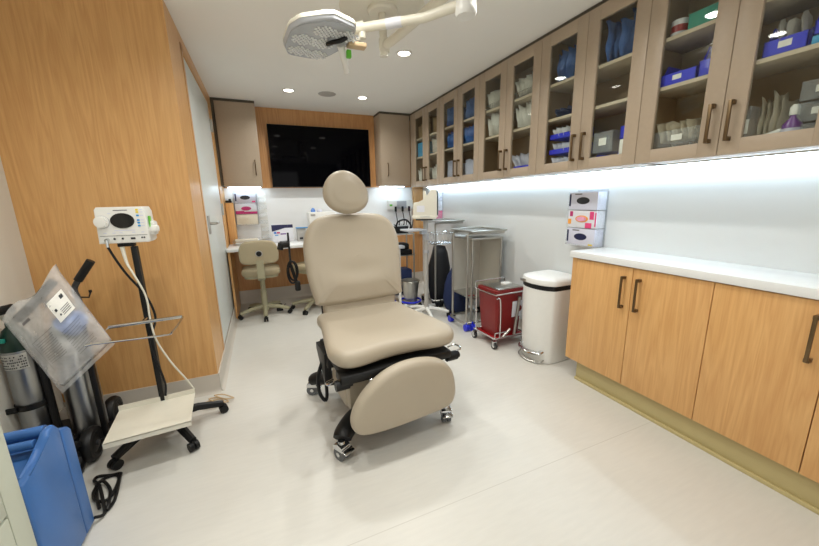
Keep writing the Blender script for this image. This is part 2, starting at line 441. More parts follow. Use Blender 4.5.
struct('trim_4', G().box((XU+.012, Y0, ZT), (XR, YB, ZC)), 'gap', label='dark strip painted as gap shade above the right wall cupboards', cat='trim')  # solid strip, the shade of the gap is put into its colour
struct('trim_5', G().box((XU+.002, yend, ZU-.004), (XR, YF, ZT)), 'taupe', label='taupe filler strip in the cupboard corner', cat='trim')
# back cupboards
def plain_cup(x0, x1, hx, lab, side_filler=None):
    r = T('plain_cupboard', ((x0+x1)/2, YB-.15, ZU+.02), lab, 'cupboard', 'plain cupboards on the far wall')
    G().box((x0, YF+.02, ZU+.02), (x1, YB-.02, ZT), .001).build('carcass', 'taupe', r, True)
    dr = G().box((x0+.004, YF, ZU+.016), (x1-.004, YF+.018, ZT-.004), .0015).build('door', 'taupe', r, True)
    G().tube([(hx, YF, 1.56), (hx, YF-.03, 1.572), (hx, YF-.034, 1.64), (hx, YF-.03, 1.71), (hx, YF, 1.722)], .006, smooth=4).build('handle', 'bronze', dr, True)
    return r
plain_cup(-.345, .055, -.003, 'plain taupe wall cupboard left of the television')
plain_cup(1.505, XU-.002, 1.59, 'plain taupe wall cupboard right of the television')
struct('trim_6', G().box((XA, YF+.01, ZT), (.055, YB-.02, ZC)).box((1.505, YF+.01, ZT), (XU+.012, YB-.02, ZC)).box((XA, YF+.012, ZU+.02), (-.345, YB-.02, ZT)), 'gap', label='dark strips painted as gap shade around the far wall cupboards', cat='trim')  # gaps filled with solid strips, their shade painted in

# ------------------------------------------------------------------ lower cabinets
ZD0, ZD1 = .15, .858
lower = [(1.228, 'maple base cabinet at the bin end of the counter'), (.475, 'maple base cabinet nearer the viewer under the counter')]
YE = 1.64
for mid, lab in lower:
    a, b = mid-PIT, mid+PIT
    r = T('base_cabinet', ((XD+XR)/2, mid, ZD0), lab, 'cabinet', 'maple base cabinets under the counter')
    b2 = YE if mid > 1 else b
    G().box((XD+.02, a, ZD0), (XR-.004, b2, ZD1)).build('carcass', 'woodd', r, True)
    if mid > 1: G().box((XD+.004, b+.002, ZD0), (XD+.02, YE, ZD1)).build('end_panel', 'wood', r, True)
    for j in range(2):
        y0, y1 = (a, mid) if j == 0 else (mid, b)
        dr = G().box((XD, y0+.0018, ZD0), (XD+.019, y1-.0018, ZD1-.006), .001).build('door', 'wood', r, True)
        hy = mid+(.043 if j else -.043)
        hg = G().box((XD-.034, hy-.006, .615), (XD-.026, hy+.006, .80), .002)
        for z in (.622, .793): hg.box((XD-.028, hy-.009, z-.008), (XD, hy+.009, z+.008), .002)
        hg.build('handle', 'bronze', dr, True)
a0 = .475-PIT
r = T('base_cabinet', ((XD+XR)/2, -.35, ZD0), 'maple base cabinet at the near end of the counter, mostly out of view', 'cabinet', 'maple base cabinets under the counter')
G().box((XD+.02, -.75, ZD0), (XR-.004, a0, ZD1)).build('carcass', 'woodd', r, True)
for j in range(2):
    y0 = a0-.42*(j+1)
    G().box((XD, y0+.0018, ZD0), (XD+.019, y0+.418, ZD1-.006), .001).build('door', 'wood', r, True)
tag(G().box((XD+.045, -.75, 0), (XR-.004, 1.575, ZD0), .001).box((XD+.033, -.75, 0), (XD+.045, 1.577, .02), .003).build('kickboard', 'kick', loc=(2.03, .4, 0)), 'olive vinyl kickboard below the maple base cabinets', 'kickboard')
tag(G().box((XD-.015, -.75, ZD1), (XR-.001, YE+.012, ZD1+.04), .003).build('worktop', 'white', loc=(2.03, .4, ZD1)), 'white worktop along the right wall', 'worktop')
# LED strips under the cupboards
def strip(a, b, lab):
    r = T('led_strip_light', ((a[0]+b[0])/2, (a[1]+b[1])/2, min(a[2], b[2])), lab, 'light', 'strip lights under the cupboards')
    a, b = V(a), V(b)
    G().box(a+V((-.004, -.004, .006)), b+V((.004, .004, .004))).build('channel', 'steel', r, True)
    G().box(a, b-V((0, 0, .0055))).build('diffuser', 'strip', r, True)
strip((XR-.05, Y0, ZU-.014), (XR-.025, 4.40, ZU-.004), 'long white strip light under the glass-fronted cupboards')
strip((-.32, YB-.12, ZU+.006), (.03, YB-.095, ZU+.016), 'short white strip light under the cupboard left of the television')
strip((1.53, YB-.12, ZU+.006), (1.88, YB-.095, ZU+.016), 'short white strip light under the cupboard right of the television')

# ------------------------------------------------------------------ ceiling fittings
def downlight(x, y, lab):
    r = T('downlight', (x, y, ZC), lab, 'light', 'round ceiling downlights')
    G().lathe([(.045, -.001), (.062, -.001), (.062, -.006), (.055, -.009), (.045, -.006), (.045, -.001)], (x, y, ZC), 28).build('trim_ring', 'plw', r, True)
    G().lathe([(0, -.004), (.046, -.004), (.046, -.0005), (0, -.0005)], (x, y, ZC), 28).build('diffuser', 'disc', r, True)
    l = bpy.data.lights.new('downlight_lamp', 'AREA'); l.shape = 'DISK'; l.size = .09; l.energy = DL*(.5 if y < 1 and x > 0 else 1); l.color = (.985, .985, .945); l.spread = math.radians(150)
    o = bpy.data.objects.new('lamp', l); o.parent = r; o.location = (0, 0, -.012); col.objects.link(o)
DL = 4.9
for x, y, lab in ((.379, 3.915, 'round downlight near the far wall, above the desk stool'), (1.146, 3.925, 'round downlight near the far wall, right of the ceiling speaker'),
                  (1.132, 2.695, 'round downlight beside the ceiling mount of the surgical lamp'), (.379, 2.695, 'round downlight above the surgical lamp head'),
                  (.379, 1.47, 'round downlight overhead, left of the chair'), (1.14, 1.47, 'round downlight overhead, between chair and counter'),
                  (.379, .25, 'round downlight just above the viewer'), (1.14, .25, 'round downlight above the near counter'), (-.385, 1.40, 'added round downlight brightening the partition, above the oxygen cylinders'), (-.385, .25, 'added round downlight brightening the left side, above the sage drawer cabinet')):  # the two left lamps are added to brighten the maple partition
    downlight(x, y, lab)
g = G().lathe([(0, -.004), (.085, -.004), (.092, 0)], (.763, 3.923, ZC), 36)
tag(g.build('ceiling_speaker', 'spk', loc=(.763, 3.923, ZC)), 'flat round grey speaker grille between two far downlights', 'speaker')

# surgical lamp
px_, py_ = .775, 2.16
r = T('surgical_light', (px_, py_, ZC), 'cream surgical lamp on jointed arms hanging from the ceiling', 'lamp')
G().lathe([(0, -.006), (.235, -.006), (.25, -.001), (.25, 0), (0, 0)], (px_, py_, ZC), 48).lathe([(0, -.03), (.08, -.03), (.088, -.022), (.088, -.006), (0, -.006)], (px_, py_, ZC), 32).build('ceiling_plate', 'plc', r, True)
G().cyl((px_, py_, ZC-.03), (px_, py_, 2.10), .023, seg=20).cyl((px_, py_, 2.15), (px_, py_, 2.095), .0245, seg=20).build('ceiling_post', 'plc', r, True)
jx = (.954, 1.531, 2.12)
el = (.945, 1.545, 2.215)
G().tube([(px_+.01, py_-.02, 2.15), (px_+.05, 2.0, 2.163), el], .025, 12).cyl((px_+.005, py_, 2.12), (px_+.005, py_, 2.19), .032, seg=16).build('upper_arm', 'plc', r, True)
G().cyl((el[0], el[1], 2.15), (el[0], el[1], 2.25), .034, seg=20).build('elbow', 'plc', r, True)
G().cyl((jx[0], jx[1], 2.10), (jx[0], jx[1], 2.15), .046, seg=24).lathe([(0, 0), (.047, 0), (.05, -.02), (.042, -.035), (0, -.038)], (jx[0], jx[1], 2.10), 24).build('joint_cap', 'plw', r, True)
arm = [jx, (.825, 1.70, 2.112), (.555, 1.895, 2.105), (.478, 1.915, 2.085)]
fa = G().tube(arm, .0225, 14).cyl((.575, 1.88, 2.107), (.50, 1.91, 2.095), .028, seg=16).build('spring_arm', 'plc', r, True)
d1 = V(arm[1])-V(arm[2]); p = V(arm[2])+d1*.42; q = V(arm[2])+d1*.66
G().cyl(p, q, .0240, seg=14).build('label_band', 'card', fa, True)
lx, ly, lz = .339, 1.85, 2.018
# head: seven-sided disc seen from below
hex7 = []
tilt = Mx.Rotation(math.radians(0), 3, 'X')
def lamp_pts(z, sc):
    base = [(.196, 1.783), (.24, 1.70), (.333, 1.636), (.371, 1.622), (.48, 1.677), (.495, 1.83), (.408, 2.035), (.33, 2.086), (.21, 2.07), (.181, 1.96)]
    return [V((lx, ly, lz))+V(((x-.339)*sc, (y-1.85)*sc, z)) for x, y in base]
def loft(rings, name, m, par):
    g = G(); L = [[g.b.verts.new(p) for p in rg] for rg in rings]; n = len(L[0])
    for A, B in zip(L, L[1:]):
        for k in range(n): g.b.faces.new((A[k], A[(k+1) % n], B[(k+1) % n], B[k]))
    g.b.faces.new(L[0][::-1]); g.b.faces.new(L[-1])
    return g.build(name, m, par, True, ang=30)
def rnd(ps, r=.2):
    out = []
    n = len(ps)
    for i, p in enumerate(ps):
        a = p+(ps[i-1]-p)*r; b = p+(ps[(i+1) % n]-p)*r
        for k in range(5):
            t = k/4; out.append(a*(1-t)**2+p*2*t*(1-t)+b*t*t)
    return out
hd = loft([rnd(lamp_pts(z, s)) for z, s in ((.002, 1.0), (.010, 1.0), (.020, .98), (.027, .9), (.03, .5))], 'lamp_head', 'plc', r)
loft([rnd(lamp_pts(z, s)) for z, s in ((.002, .99), (-.012, .985), (-.018, .965))], 'rim', 'plg', hd)
loft([rnd(lamp_pts(z, s)) for z, s in ((-.0175, .95), (-.0215, .93))], 'front_lens', 'lens', hd)
for cx_, cy_ in ((-.074, 0), (.012, -.111), (.112, -.096), (.017, .012), (-.079, .133), (.008, .154)):
    g = G()
    for i in range(-3, 4):
        for j in range(-3, 4):
            x, y = i*.0185+(j % 2)*.00925, j*.016
            if x*x+y*y < .0025:
                c = V((lx, ly, lz))+tilt @ V((cx_+x, cy_+y, -.0222))
                nrm = tilt @ V((0, 0, -1))
                g.cyl(c, c+nrm*.004, .0078, .006, seg=6)
    g.build('led_cluster', 'led', hd, True)
c0 = V((lx, ly, lz))
G().tube([c0+tilt @ V(p) for p in ((.034, -.02, -.035), (.05, -.06, -.04), (.08, -.09, -.04), (.11, -.10, -.025))], .010, 10, smooth=4).build('handle_bracket', 'plb', hd, True)
G().cyl(c0+V((.095, -.03, -.03)), c0+V((.155, .11, -.10)), .019, .015, seg=14).build('handle', 'plw', hd, True)
G().box(c0+V((.122, -.04, -.085)), c0+V((.145, -.015, -.05)), .004).build('green_knob', 'lgreen', hd, True)
G().tube([(.565, 1.89, 2.085), (.56, 1.89, 2.06), (.50, 1.88, 2.03), (.455, 1.85, 2.0)], .010, 8).cyl((.565, 1.885, 2.055), (.565, 1.885, 2.09), .018).build('tilt_link', 'plc', r, True)
G().box((.47, 1.80, 1.985), (.56, 1.85, 2.005), .004).build('junction_box', 'tan', r, True)

# ------------------------------------------------------------------ television
r = T('television', (.83, YB-.05, 1.44), 'large black flat television on the maple panel', 'television')
tz0, tz1, tx0, tx1, ty = 1.43, 2.155, .166, 1.405, YB-.10
G().box((tx0, ty, tz0), (tx1, ty+.03, tz1), .004).box((.5, ty+.03, 1.55), (1.1, YB-.02, 1.95)).build('casing', 'plb', r, True)
G().box((tx0+.006, ty-.002, tz0+.012), (tx1-.006, ty+.001, tz1-.006)).build('screen', 'screen', r, True)
G().box((.765, ty-.004, tz0+.002), (.805, ty, tz0+.008)).build('logo_plate', 'plg', r, True)

# ------------------------------------------------------------------ the treatment chair
CH = T('treatment_chair', (.53, 1.87, 0), 'beige upholstered treatment chair on casters in the middle of the room', 'chair', rz=4.3)
def rot(ax, d): return Mx.Rotation(math.radians(d), 4, ax)
# base with four feet and casters
g = G().box((-.17, -.20, .09), (.17, .25, .15), .02).box((-.12, -.30, .10), (.12, -.18, .16), .02)
for sx, sy in ((-1, -1), (1, -1), (-1, 1), (1, 1)):
    x, y = sx*.29, (-.335 if sy < 0 else .30)
    g.tube([(sx*.10, y*.55, .125), (sx*.2, y*.75, .13), (x*.95, y*.95, .12), (x*1.03, y*1.03, .105)], lambda t: .060-.012*t, 12, smooth=4, ry=.75)
g.build('base', 'plb', CH)
for sx, sy, yawc in ((-1, -1, 25), (1, -1, -20), (-1, 1, 60), (1, 1, 10)):
    x, y = sx*.305, (-.35 if sy < 0 else .315)
    ca = math.radians(yawc); ax = V((math.cos(ca), math.sin(ca), 0)); fwv = V((-math.sin(ca), math.cos(ca), 0))
    c = V((x, y, .036))
    w = G().cyl(c-ax*.024, c-ax*.006, .036, seg=24).cyl(c+ax*.006, c+ax*.024, .036, seg=24).build('caster', 'wheel', CH)
    gg = G().cyl(c-ax*.028, c+ax*.028, .012, seg=14).cyl((x, y, .06), (x, y, .10), .018)
    gg.prism([(-.034, .0), (.034, .0), (.030, .022), (.0, .034), (-.030, .022)], c-ax*.029+V((0, 0, .022)), fwv, (0, 0, 1), ax*.058, .002)
    gg.build('bracket', 'chrome', w)
    e = c+fwv*(-.05)+V((0, 0, .028))
    G().box((-.03, -.014, -.003), (.03, .014, .003), .002, R=Mx.Rotation(ca, 3, 'Z') @ Mx.Rotation(.35, 3, 'X')).build('brake_pedal', 'chrome', w).location = e-mw(w).to_translation()+mw(CH).to_translation() if False else e
# lift column shroud
g = G().prism(rrect(-.215, -.16, .215, .16, .04), (0, 0, .14), (1, 0, 0), (0, 1, 0), (0, 0, .26))
g.build('column_shroud', 'vinyl', CH)
G().prism([(-.22, .14), (-.155, .14), (-.10, .40), (-.20, .44)], (-.21, 0, 0), (0, 1, 0), (0, 0, 1), (.42, 0, 0), .01).build('front_cover', 'vinyl', CH)
# under-seat mechanism
g = G().box((-.27, -.36, .385), (.30, .16, .44), .01).box((-.30, -.40, .41), (.31, -.30, .455), .01).box((-.29, -.1, .36), (-.22, .15, .43), .01)
g.prism([(-.05, .24), (.12, .40), (.12, .44), (-.08, .44)], (-.30, 0, 0), (0, 1, 0), (0, 0, 1), (.04, 0, 0), .004)
g.build('seat_mechanism', 'plb', CH)
G().cyl((-.16, -.395, .405), (.20, -.395, .415), .008).build('chrome_rod', 'chrome', CH)
for x in (-.29, .325):
    kn = G().cyl((x-.03, -.37, .405), (x+.035, -.37, .405), .026, seg=10).cyl((x+.035, -.37, .405), (x+.05, -.37, .405), .018, seg=10).build('locking_knob', 'plb', CH)
G().tube([(.345, -.36, .425), (.385, -.37, .43), (.40, -.34, .435), (.385, -.31, .435), (.345, -.31, .43)], .005, 8, smooth=4, ).build('release_lever', 'chrome', CH)
G().tube([(-.29, -.33, .41), (-.34, -.35, .41), (-.35, -.31, .40), (-.31, -.29, .40)], .006, 8, smooth=4).build('release_lever', 'chrome', CH)
G().tube([(-.29, .02, .36), (-.325, .0, .28), (-.33, -.03, .20), (-.31, -.06, .16), (-.29, -.03, .17), (-.28, .02, .24)], .010, 8, smooth=5).build('cable', 'plb', CH)
# footrest panel
FO = smooth2([(-.235, .155), (-.10, .14), (.10, .145), (.25, .16), (.295, .21), (.295, .29), (.265, .38), (.20, .445), (.10, .478), (-.02, .482), (-.12, .455), (-.20, .405), (-.262, .335), (-.293, .26), (-.285, .195)], 6)
FO = [(x*.975+.012, z-.298) for x, z in FO]
G().pad(FO, .075, .034, lambda x, z: .008, Mx.Translation((.0, -.435, .30)) @ rot('X', 4)).build('footrest', 'vinyl', CH)
G().cyl((-.12, -.40, .40), (-.12, -.30, .425), .018).cyl((.12, -.40, .40), (.12, -.30, .425), .018).build('footrest_bracket', 'plb', CH)
# seat cushion: outline in plan, top towards +z
SO = smooth2([(-.340, -.29), (-.300, -.385), (-.21, -.405), (-.08, -.385), (.08, -.385), (.22, -.405), (.315, -.385), (.357, -.30), (.345, -.17), (.315, -.02), (.295, .12), (.285, .235), (.15, .255), (-.15, .255), (-.275, .235), (-.285, .12), (-.305, -.02), (-.33, -.17)], 5)
Ms = Mx.Translation((.03, 0, .50)) @ rot('X', 4.5) @ rot('X', -90)     # front of the pad turned upward
def seatf(x, z):                                                    # dished in the middle, flared at the knees
    return -.020*math.exp(-(x/.20)**2-((z+.02)/.22)**2)+.006
SOf = [(x, -y) for x, y in SO]
Ms = Mx.Translation((.022, .012, .522)) @ rot('X', 1.0) @ Mx(((1, 0, 0, 0), (0, 0, -1, 0), (0, -1, 0, 0), (0, 0, 0, 1)))
G().pad(SOf, .092, .042, seatf, Ms, rings=9).build('seat', 'vinyl', CH, ang=80)
# backrest
BO = smooth2([(-.238, .612), (.02, .605), (.275, .615), (.298, .66), (.302, .78), (.305, .92), (.298, 1.02), (.262, 1.11), (.19, 1.165), (.08, 1.18), (-.08, 1.18), (-.19, 1.165), (-.262, 1.11), (-.298, 1.02), (-.305, .92), (-.296, .78), (-.272, .66)], 5)
BO = [(x*1.05-.005, z-.9) for x, z in BO]
def backf(x, z):
    sm = math.exp(-((z+.09-.5*x*x)/.055)**2)*math.exp(-(x/.17)**2)
    return .020*math.exp(-((z+.14)/.12)**2) - .016*sm - .008*math.exp(-(x/.22)**2-((z-.12)/.14)**2)
G().pad(BO, .10, .045, backf, Mx.Translation((.035, .315, .893)) @ rot('X', -8), rings=18).build('backrest', 'vinyl', CH, ang=80)
LO = rrect(-.235, -.065, .262, .065, .03)
G().pad(LO, .06, .025, None, Mx.Translation((.03, .285, .585)) @ rot('X', -8)).build('lower_back_pad', 'vinyl', CH, ang=80)
G().box((-.20, .36, .45), (.20, .40, 1.0), .01, R=Mx.Rotation(math.radians(-8), 3, 'X')).build('back_frame', 'plb', CH)
# headrest: egg-shaped pad
HO = []
for i in range(40):
    a = 2*PI*i/40
    x = .143*math.cos(a); z = .133*math.sin(a); x *= 1-.13*math.sin(a); x += -.010*math.sin(a); HO.append((x+.012, z))
G().pad(HO, .085, .042, lambda x, z: .012, Mx.Translation((-.022, .30, 1.302)) @ rot('X', -6), rings=6).build('headrest', 'vinyl', CH, ang=80)
G().cyl((.0, .34, 1.10), (.0, .36, 1.25), .014).build('headrest_post', 'chrome', CH)
# hand control hooked at the side of the back
g = G().box((-.372, .36, .86), (-.360, .372, 1.07), .003).cyl((-.415, .36, 1.0), (-.365, .366, 1.0), .022, seg=12).cyl((-.42, .36, .97), (-.41, .36, 1.01), .018, seg=12).tube([(-.366, .366, .87), (-.35, .37, .80), (-.335, .37, .74)], .010, 8).box((-.352, .352, .70), (-.318, .385, .765), .010)
g.build('side_clamp', 'plb', CH)
G().tube([(-.362+.05*math.cos(t)*.55, .36, .825+.07*math.sin(t)) for t in [2*PI*k/20 for k in range(20)]], .006, 8, closed=True).tube([(-.354+.05*math.cos(t)*.55, .37, .83+.06*math.sin(t)) for t in [2*PI*k/20 for k in range(20)]], .006, 8, closed=True).build('coiled_cord', 'plb', CH)

# ------------------------------------------------------------------ monitor stand on the left
def five_star(par, c, R, r, m, z=.075, phase=0, n=5, seg=8, legname='leg', tip=.045):
    """radiating legs, each with its own caster"""
    for k in range(n):
        a = phase+2*PI*k/n; d_ = V((math.cos(a), math.sin(a), 0)); c = V(c)
        lg = G().tube([c+d_*.02+V((0, 0, z+.025)), c+d_*R*.55+V((0, 0, z+.015)), c+d_*R+V((0, 0, tip+.012))], lambda t: r*(1-.25*t), seg).build(legname, m, par)
        s_ = V((-d_.y, d_.x, 0)); e = c+d_*R+V((0, 0, .024))
        G().cyl(e-s_*.022, e-s_*.004, .024, seg=16).cyl(e+s_*.004, e+s_*.022, .024, seg=16).cyl(e, e+V((0, 0, tip-.012)), .01, seg=8).build('caster', 'plb', lg)
MS = T('monitor_stand', (-.598, 2.11, 0), 'black wheeled pole stand with white tray in front of the maple partition', 'stand')
five_star(MS, (0, 0, 0), .28, .026, 'plb', phase=math.radians(16))
G().box((-.012, -.018, .08), (.012, .018, 1.05), .002).cyl((0, 0, .06), (0, 0, .12), .04, seg=16).build('pole', 'plb', MS)
tr = G().box((-.17, -.325, .198), (.17, -.03, .202)).box((-.17, -.034, .202), (.17, -.03, .228)).box((-.17, -.325, .178), (.17, -.321, .202)).box((-.02, -.20, .15), (.02, .0, .198))
tr.build('tray', 'plc', MS); 
MS.children[-1].location = (-.02, .015, 0); MS.children[-1].rotation_euler = (0, 0, math.radians(5))
G().tube([(-.135, -.09, .675), (.17, -.10, .685)], .009, 10).tube([(.17, -.10, .685), (.178, -.13, .685), (.17, -.32, .68), (.14, -.35, .68), (-.11, -.335, .68), (-.13, -.32, .675), (-.135, -.09, .675)], .0045, 8, smooth=3).tube([(0, -.095, .68), (0, -.015, .68)], .008, 8).build('wire_holder', 'chrome', MS)
# patient monitor standing on the pole
PM = T('patient_monitor', (-.612, 2.115, 1.072), 'white vital-signs monitor with dark oval screen on top of the black pole', 'monitor', rz=-3)
cs = [(-.115, .0), (.098, .0), (.108, .012), (.104, .150), (.094, .172), (-.100, .172), (-.110, .160)]
G().prism(cs, (0, -.055, 0), (1, 0, 0), (0, 0, 1), (0, .12, 0), .006, 3).box((.09, -.02, .03), (.125, .05, .10), .010).box((.095, -.03, .045), (.140, .02, .078), .008).build('casing', 'plw', PM)
PM.scale = (.92, .92, 1.0)
def disc_on(g, x, z, rx, rz_, y, d=.004, n=28):
    return g.prism([(x+rx*math.cos(2*PI*k/n), z+rz_*math.sin(2*PI*k/n)) for k in range(n)], (0, y, 0), (1, 0, 0), (0, 0, 1), (0, -d, 0), .001)
disc_on(G(), .003, .107, .052, .036, -.055).build('screen', 'oval', PM)
disc_on(disc_on(G(), -.085, .103, .032, .029, -.055, .010), -.085, .103, .026, .024, -.065, .012).build('dial', 'plw', PM)
disc_on(G(), -.085, .103, .0335, .0305, -.0552, .0015).build('dial_ring', 'plg', PM)
for z, m in ((.157, 'yellow'), (.146, 'yellow'), (.13, 'cyand'), (.108, 'cyand'), (.095, 'cyand'), (.081, 'cyand')):
    G().box((.066, -.058, z-.004), (.078, -.0545, z+.004), .001).build('button', m, PM)
lg = [(.081, z-.002, .096, z+.002) for z in (.157, .146, .13, .108, .095, .081)]+[(-.03, .154, .03, .158), (-.055, .14, -.042, .144), (-.04, .059, .05, .063)]+[(x, .048, x+.014, .052) for x in (-.088, -.05, -.02, .035, .075)]
for x0, z0, x1, z1 in lg: G().box((x0, -.0556, z0), (x1, -.0548, z1)).build('print', 'ink' if z0 > .15 and x0 < 0 else 'lav', PM)
g = G().box((-.105, -.0565, .036), (.10, -.0548, .0375))
for x in (-.045, -.010): g.cyl((x, -.05, .022), (x, -.058, .022), .005, seg=10)
for x in (.075, .085): g.cyl((x, -.05, .024), (x, -.058, .024), .004, seg=10)
g.box((.025, -.058, .017), (.045, -.053, .026)).build('sockets', 'dink', PM)
G().cyl((-.075, -.05, .02), (-.075, -.075, .016), .009, seg=12).cyl((-.075, -.07, .018), (-.074, -.072, -.015), .007, seg=10).build('connector', 'chrome', PM)
G().box((.1085, -.03, .07), (.112, .0, .125)).build('side_label', 'lgreen', PM)
G().box((-.05, -.03, -.02), (.02, .02, .003), .004).build('mount_plate', 'plb', PM)
def w2(o, p): return mw(o) @ V(p)
p0 = w2(PM, (-.074, -.072, -.015))
tag(G().tube([p0, p0+V((.02, .0, -.06)), (-.635, 2.06, .92), (-.59, 2.08, .82), (-.565, 2.085, .74), (-.56, 2.08, .66), (-.60, 2.08, .55), (-.585, 2.085, .42), (-.57, 2.09, .30), (-.575, 2.075, .235)], .0055, 8, smooth=5).build('lead', 'plb', loc=p0), 'black lead hanging from the left socket of the vital-signs monitor', 'cable')
p1 = w2(PM, (-.03, -.03, -.02))
tag(G().tube([p1, p1+V((.01, -.01, -.08)), (-.605, 2.05, .92), (-.575, 2.06, .80), (-.575, 2.06, .68), (-.565, 2.06, .56), (-.52, 2.07, .42), (-.475, 2.10, .30), (-.45, 2.12, .22)], lambda t: .010-.0055*min(1, t*5), 8, smooth=5).build('hose', 'plc', loc=p1), 'cream hose hanging from underneath the vital-signs monitor', 'hose')
g = G()
for k in range(3):
    g.tube([(-.40+.03*k+.05*math.cos(t+k)*1.2, 2.30+.05*math.sin(t)+.02*k, .008+.006*k+.003*math.sin(3*t)) for t in [2*PI*j/18 for j in range(18)]], .004, 6, closed=True)
tag(g.build('tubing_coil', 'tan', loc=(-.37, 2.31, .002)), 'loose coil of tan tubing on the floor behind the monitor stand', 'tubing')

# ------------------------------------------------------------------ oxygen cylinders on their trolley
TR = T('cylinder_trolley', (-1.0, 2.2, 0), 'black trolley carrying two oxygen cylinders, with wheels and curved handle', 'trolley')
g = G().box((-1.165, 2.06, .06), (-.86, 2.36, .075), .003)
for x in (-1.04, -.862): g.box((x-.012, 2.085, .06), (x+.012, 2.11, .66), .003)
g.tube([(-1.165, 2.10, .30), (-1.04, 2.10, .30)], .008).build('frame', 'plb', TR, True)
hd_ = G().tube([(-.862, 2.10, .62), (-.868, 2.14, .78), (-.90, 2.2, .84), (-.885, 2.21, .88), (-.868, 2.21, .905)], .013, 10, smooth=4).build('handle', 'rub', TR, True)
G().tube([(-.882, 2.21, .885), (-.815, 2.21, .98)], .019, 12).build('grip', 'plb', hd_, True)
G().tube([(-.885, 2.2, .80), (-.85, 2.2, .795), (-.84, 2.2, .82)], .004, 6).cyl((-.84, 2.2, .82), (-.84, 2.2, .832), .007, seg=8).build('hook', 'plb', TR, True)
for c in ((-.895, 2.02, .085), (-.925, 1.90, .085), (-.90, 2.32, .085)):
    w = G()
    w.lathe([(0, -.022), (.03, -.022), (.045, -.014), (.06, -.024), (.078, -.022), (.086, -.008), (.086, .008), (.078, .022), (.06, .024), (.045, .014), (.03, .022), (0, .022)], c, 28, Mx.Rotation(PI/2, 3, 'Y') @ Mx.Rotation(0, 3, 'X'))
    wo = w.build('wheel', 'plb', TR, True)
    G().cyl((c[0]-.03, c[1], c[2]), (c[0]+.03, c[1], c[2]), .014, seg=12).build('hub', 'rub', wo, True)
G().cyl((-.97, 2.32, .085), (-.90, 2.32, .085), .009).cyl((-.99, 2.02, .085), (-.90, 2.02, .085), .009).cyl((-.99, 1.90, .085), (-.92, 1.90, .085), .009).box((-1.0, 1.88, .07), (-.98, 2.34, .1), .003).build('axle', 'plb', TR, True)
def oxy(x, y, lab, k=1.0):
    K = k
    r = T('oxygen_cylinder', (x, y, .076), lab, 'gas cylinder', 'oxygen cylinders on the black trolley')
    G().lathe([(0, 0), (.048*k, 0), (.055*k, .01), (.055*k, .545), (0, .545)], (0, 0, 0), 28).build('body', 'alu', r)
    G().lathe([(.0555*k, .53), (.0555*k, .552), (.052*k, .585), (.035*k, .625), (.02, .64), (.02, .66), (0, .66)], (0, 0, 0), 28).build('shoulder', 'green', r)
    v_ = G().cyl((0, 0, .655), (0, 0, .73), .014, seg=12).box((-.022, -.018, .675), (.022, .018, .71), .003).cyl((-.05, 0, .69), (.05, 0, .69), .01, seg=10).build('valve', 'steel', r)
    G().cyl((-.05, -.02, .715), (.03, -.02, .73), .02, seg=12).build('valve_knob', 'plb', r)
    g = G()
    n = 12; th = [math.radians(-150+110*k/n) for k in range(n+1)]
    for k in range(n):
        a, b = th[k], th[k+1]
        q = [g.b.verts.new((rr*math.cos(t), rr*math.sin(t), z)) for rr, z in ((.0563*K, .445), (.0563*K, .52)) for t in (a, b)]
        g.b.faces.new((q[0], q[1], q[3], q[2]))
    bmesh.ops.solidify(g.b, geom=g.b.faces, thickness=.0008)
    lb = g.build('paper_label', 'paper', r)
    g = G()
    for row in range(5):
        z = .507-.013*row
        for k in range(15):
            if random.random() < .2: continue
            a = math.radians(-145+100*(k+.15)/15); b = math.radians(-145+100*(k+.8)/15)
            q = [g.b.verts.new((.0576*K*math.cos(t), .0576*K*math.sin(t), zz)) for zz in (z-.003, z+.003) for t in (a, b)]
            g.b.faces.new((q[0], q[1], q[3], q[2]))
    g.build('print_lines', 'dink', lb)
    return r
o1 = oxy(-1.108, 2.10, 'left aluminium oxygen cylinder, green-shouldered, with a white printed label')
G().lathe([(.0575, .235), (.0595, .235), (.0595, .262), (.0575, .262), (.0575, .235)], (0, 0, 0), 28).box((-.07, -.06, .235), (-.03, -.05, .262), .003).build('strap', 'plb', o1)
G().box((-.05, -.062, .60), (-.035, -.04, .66), .004).box((-.04, -.062, .58), (-.005, -.05, .60), .004).build('tag', 'teal', o1)
o2 = oxy(-.955, 2.19, 'right, fatter aluminium oxygen cylinder, half hidden behind the plastic bag', 1.3)
# plastic bag with breathing mask hung over the trolley
BG = T('plastic_bag', (-.88, 1.93, .44), 'clear printed plastic bag holding a mask, slung over the oxygen cylinders', 'bag')
A_ = V((-1.05, 2.0, .80)); 
def bagp(u, v):
    """u across, v from the open top to the pointed bottom corner"""
    tl, trr, br, bl = V((-1.075, 1.99, .775)), V((-.855, 1.99, .985)), V((-.665, 1.86, .64)), V((-.90, 1.90, .43))
    p = (tl*(1-u)+trr*u)*(1-v)+(bl*(1-u)+br*u)*v
    return p
g = G(); N_ = 22
grid = {}
for side in (0, 1):
    for i in range(N_+1):
        for j in range(N_+1):
            u, v = i/N_, j/N_
            e = (math.sin(PI*u)*math.sin(PI*min(1, .12+v*.95)))
            bulge = .065*max(0, e)**.7
            wr = .007*math.sin(9*u+7*v+side*2)+.006*math.sin(17*v-11*u+side)+.004*math.sin(23*u+5)+.016*abs(math.sin(5*u-6*v+side))**3+.012*abs(math.sin(9*v+4*u*u+1))**4
            p = bagp(u, v)+V((.35, -.93, .05))*((-1 if side else 1)*bulge*(1 if not side else .6)+wr*(e+.15))
            if j == 0: p += V((0, 0, .02*math.sin(8*u)))
            grid[side, i, j] = p
vs = {k: g.b.verts.new(p) for k, p in grid.items()}
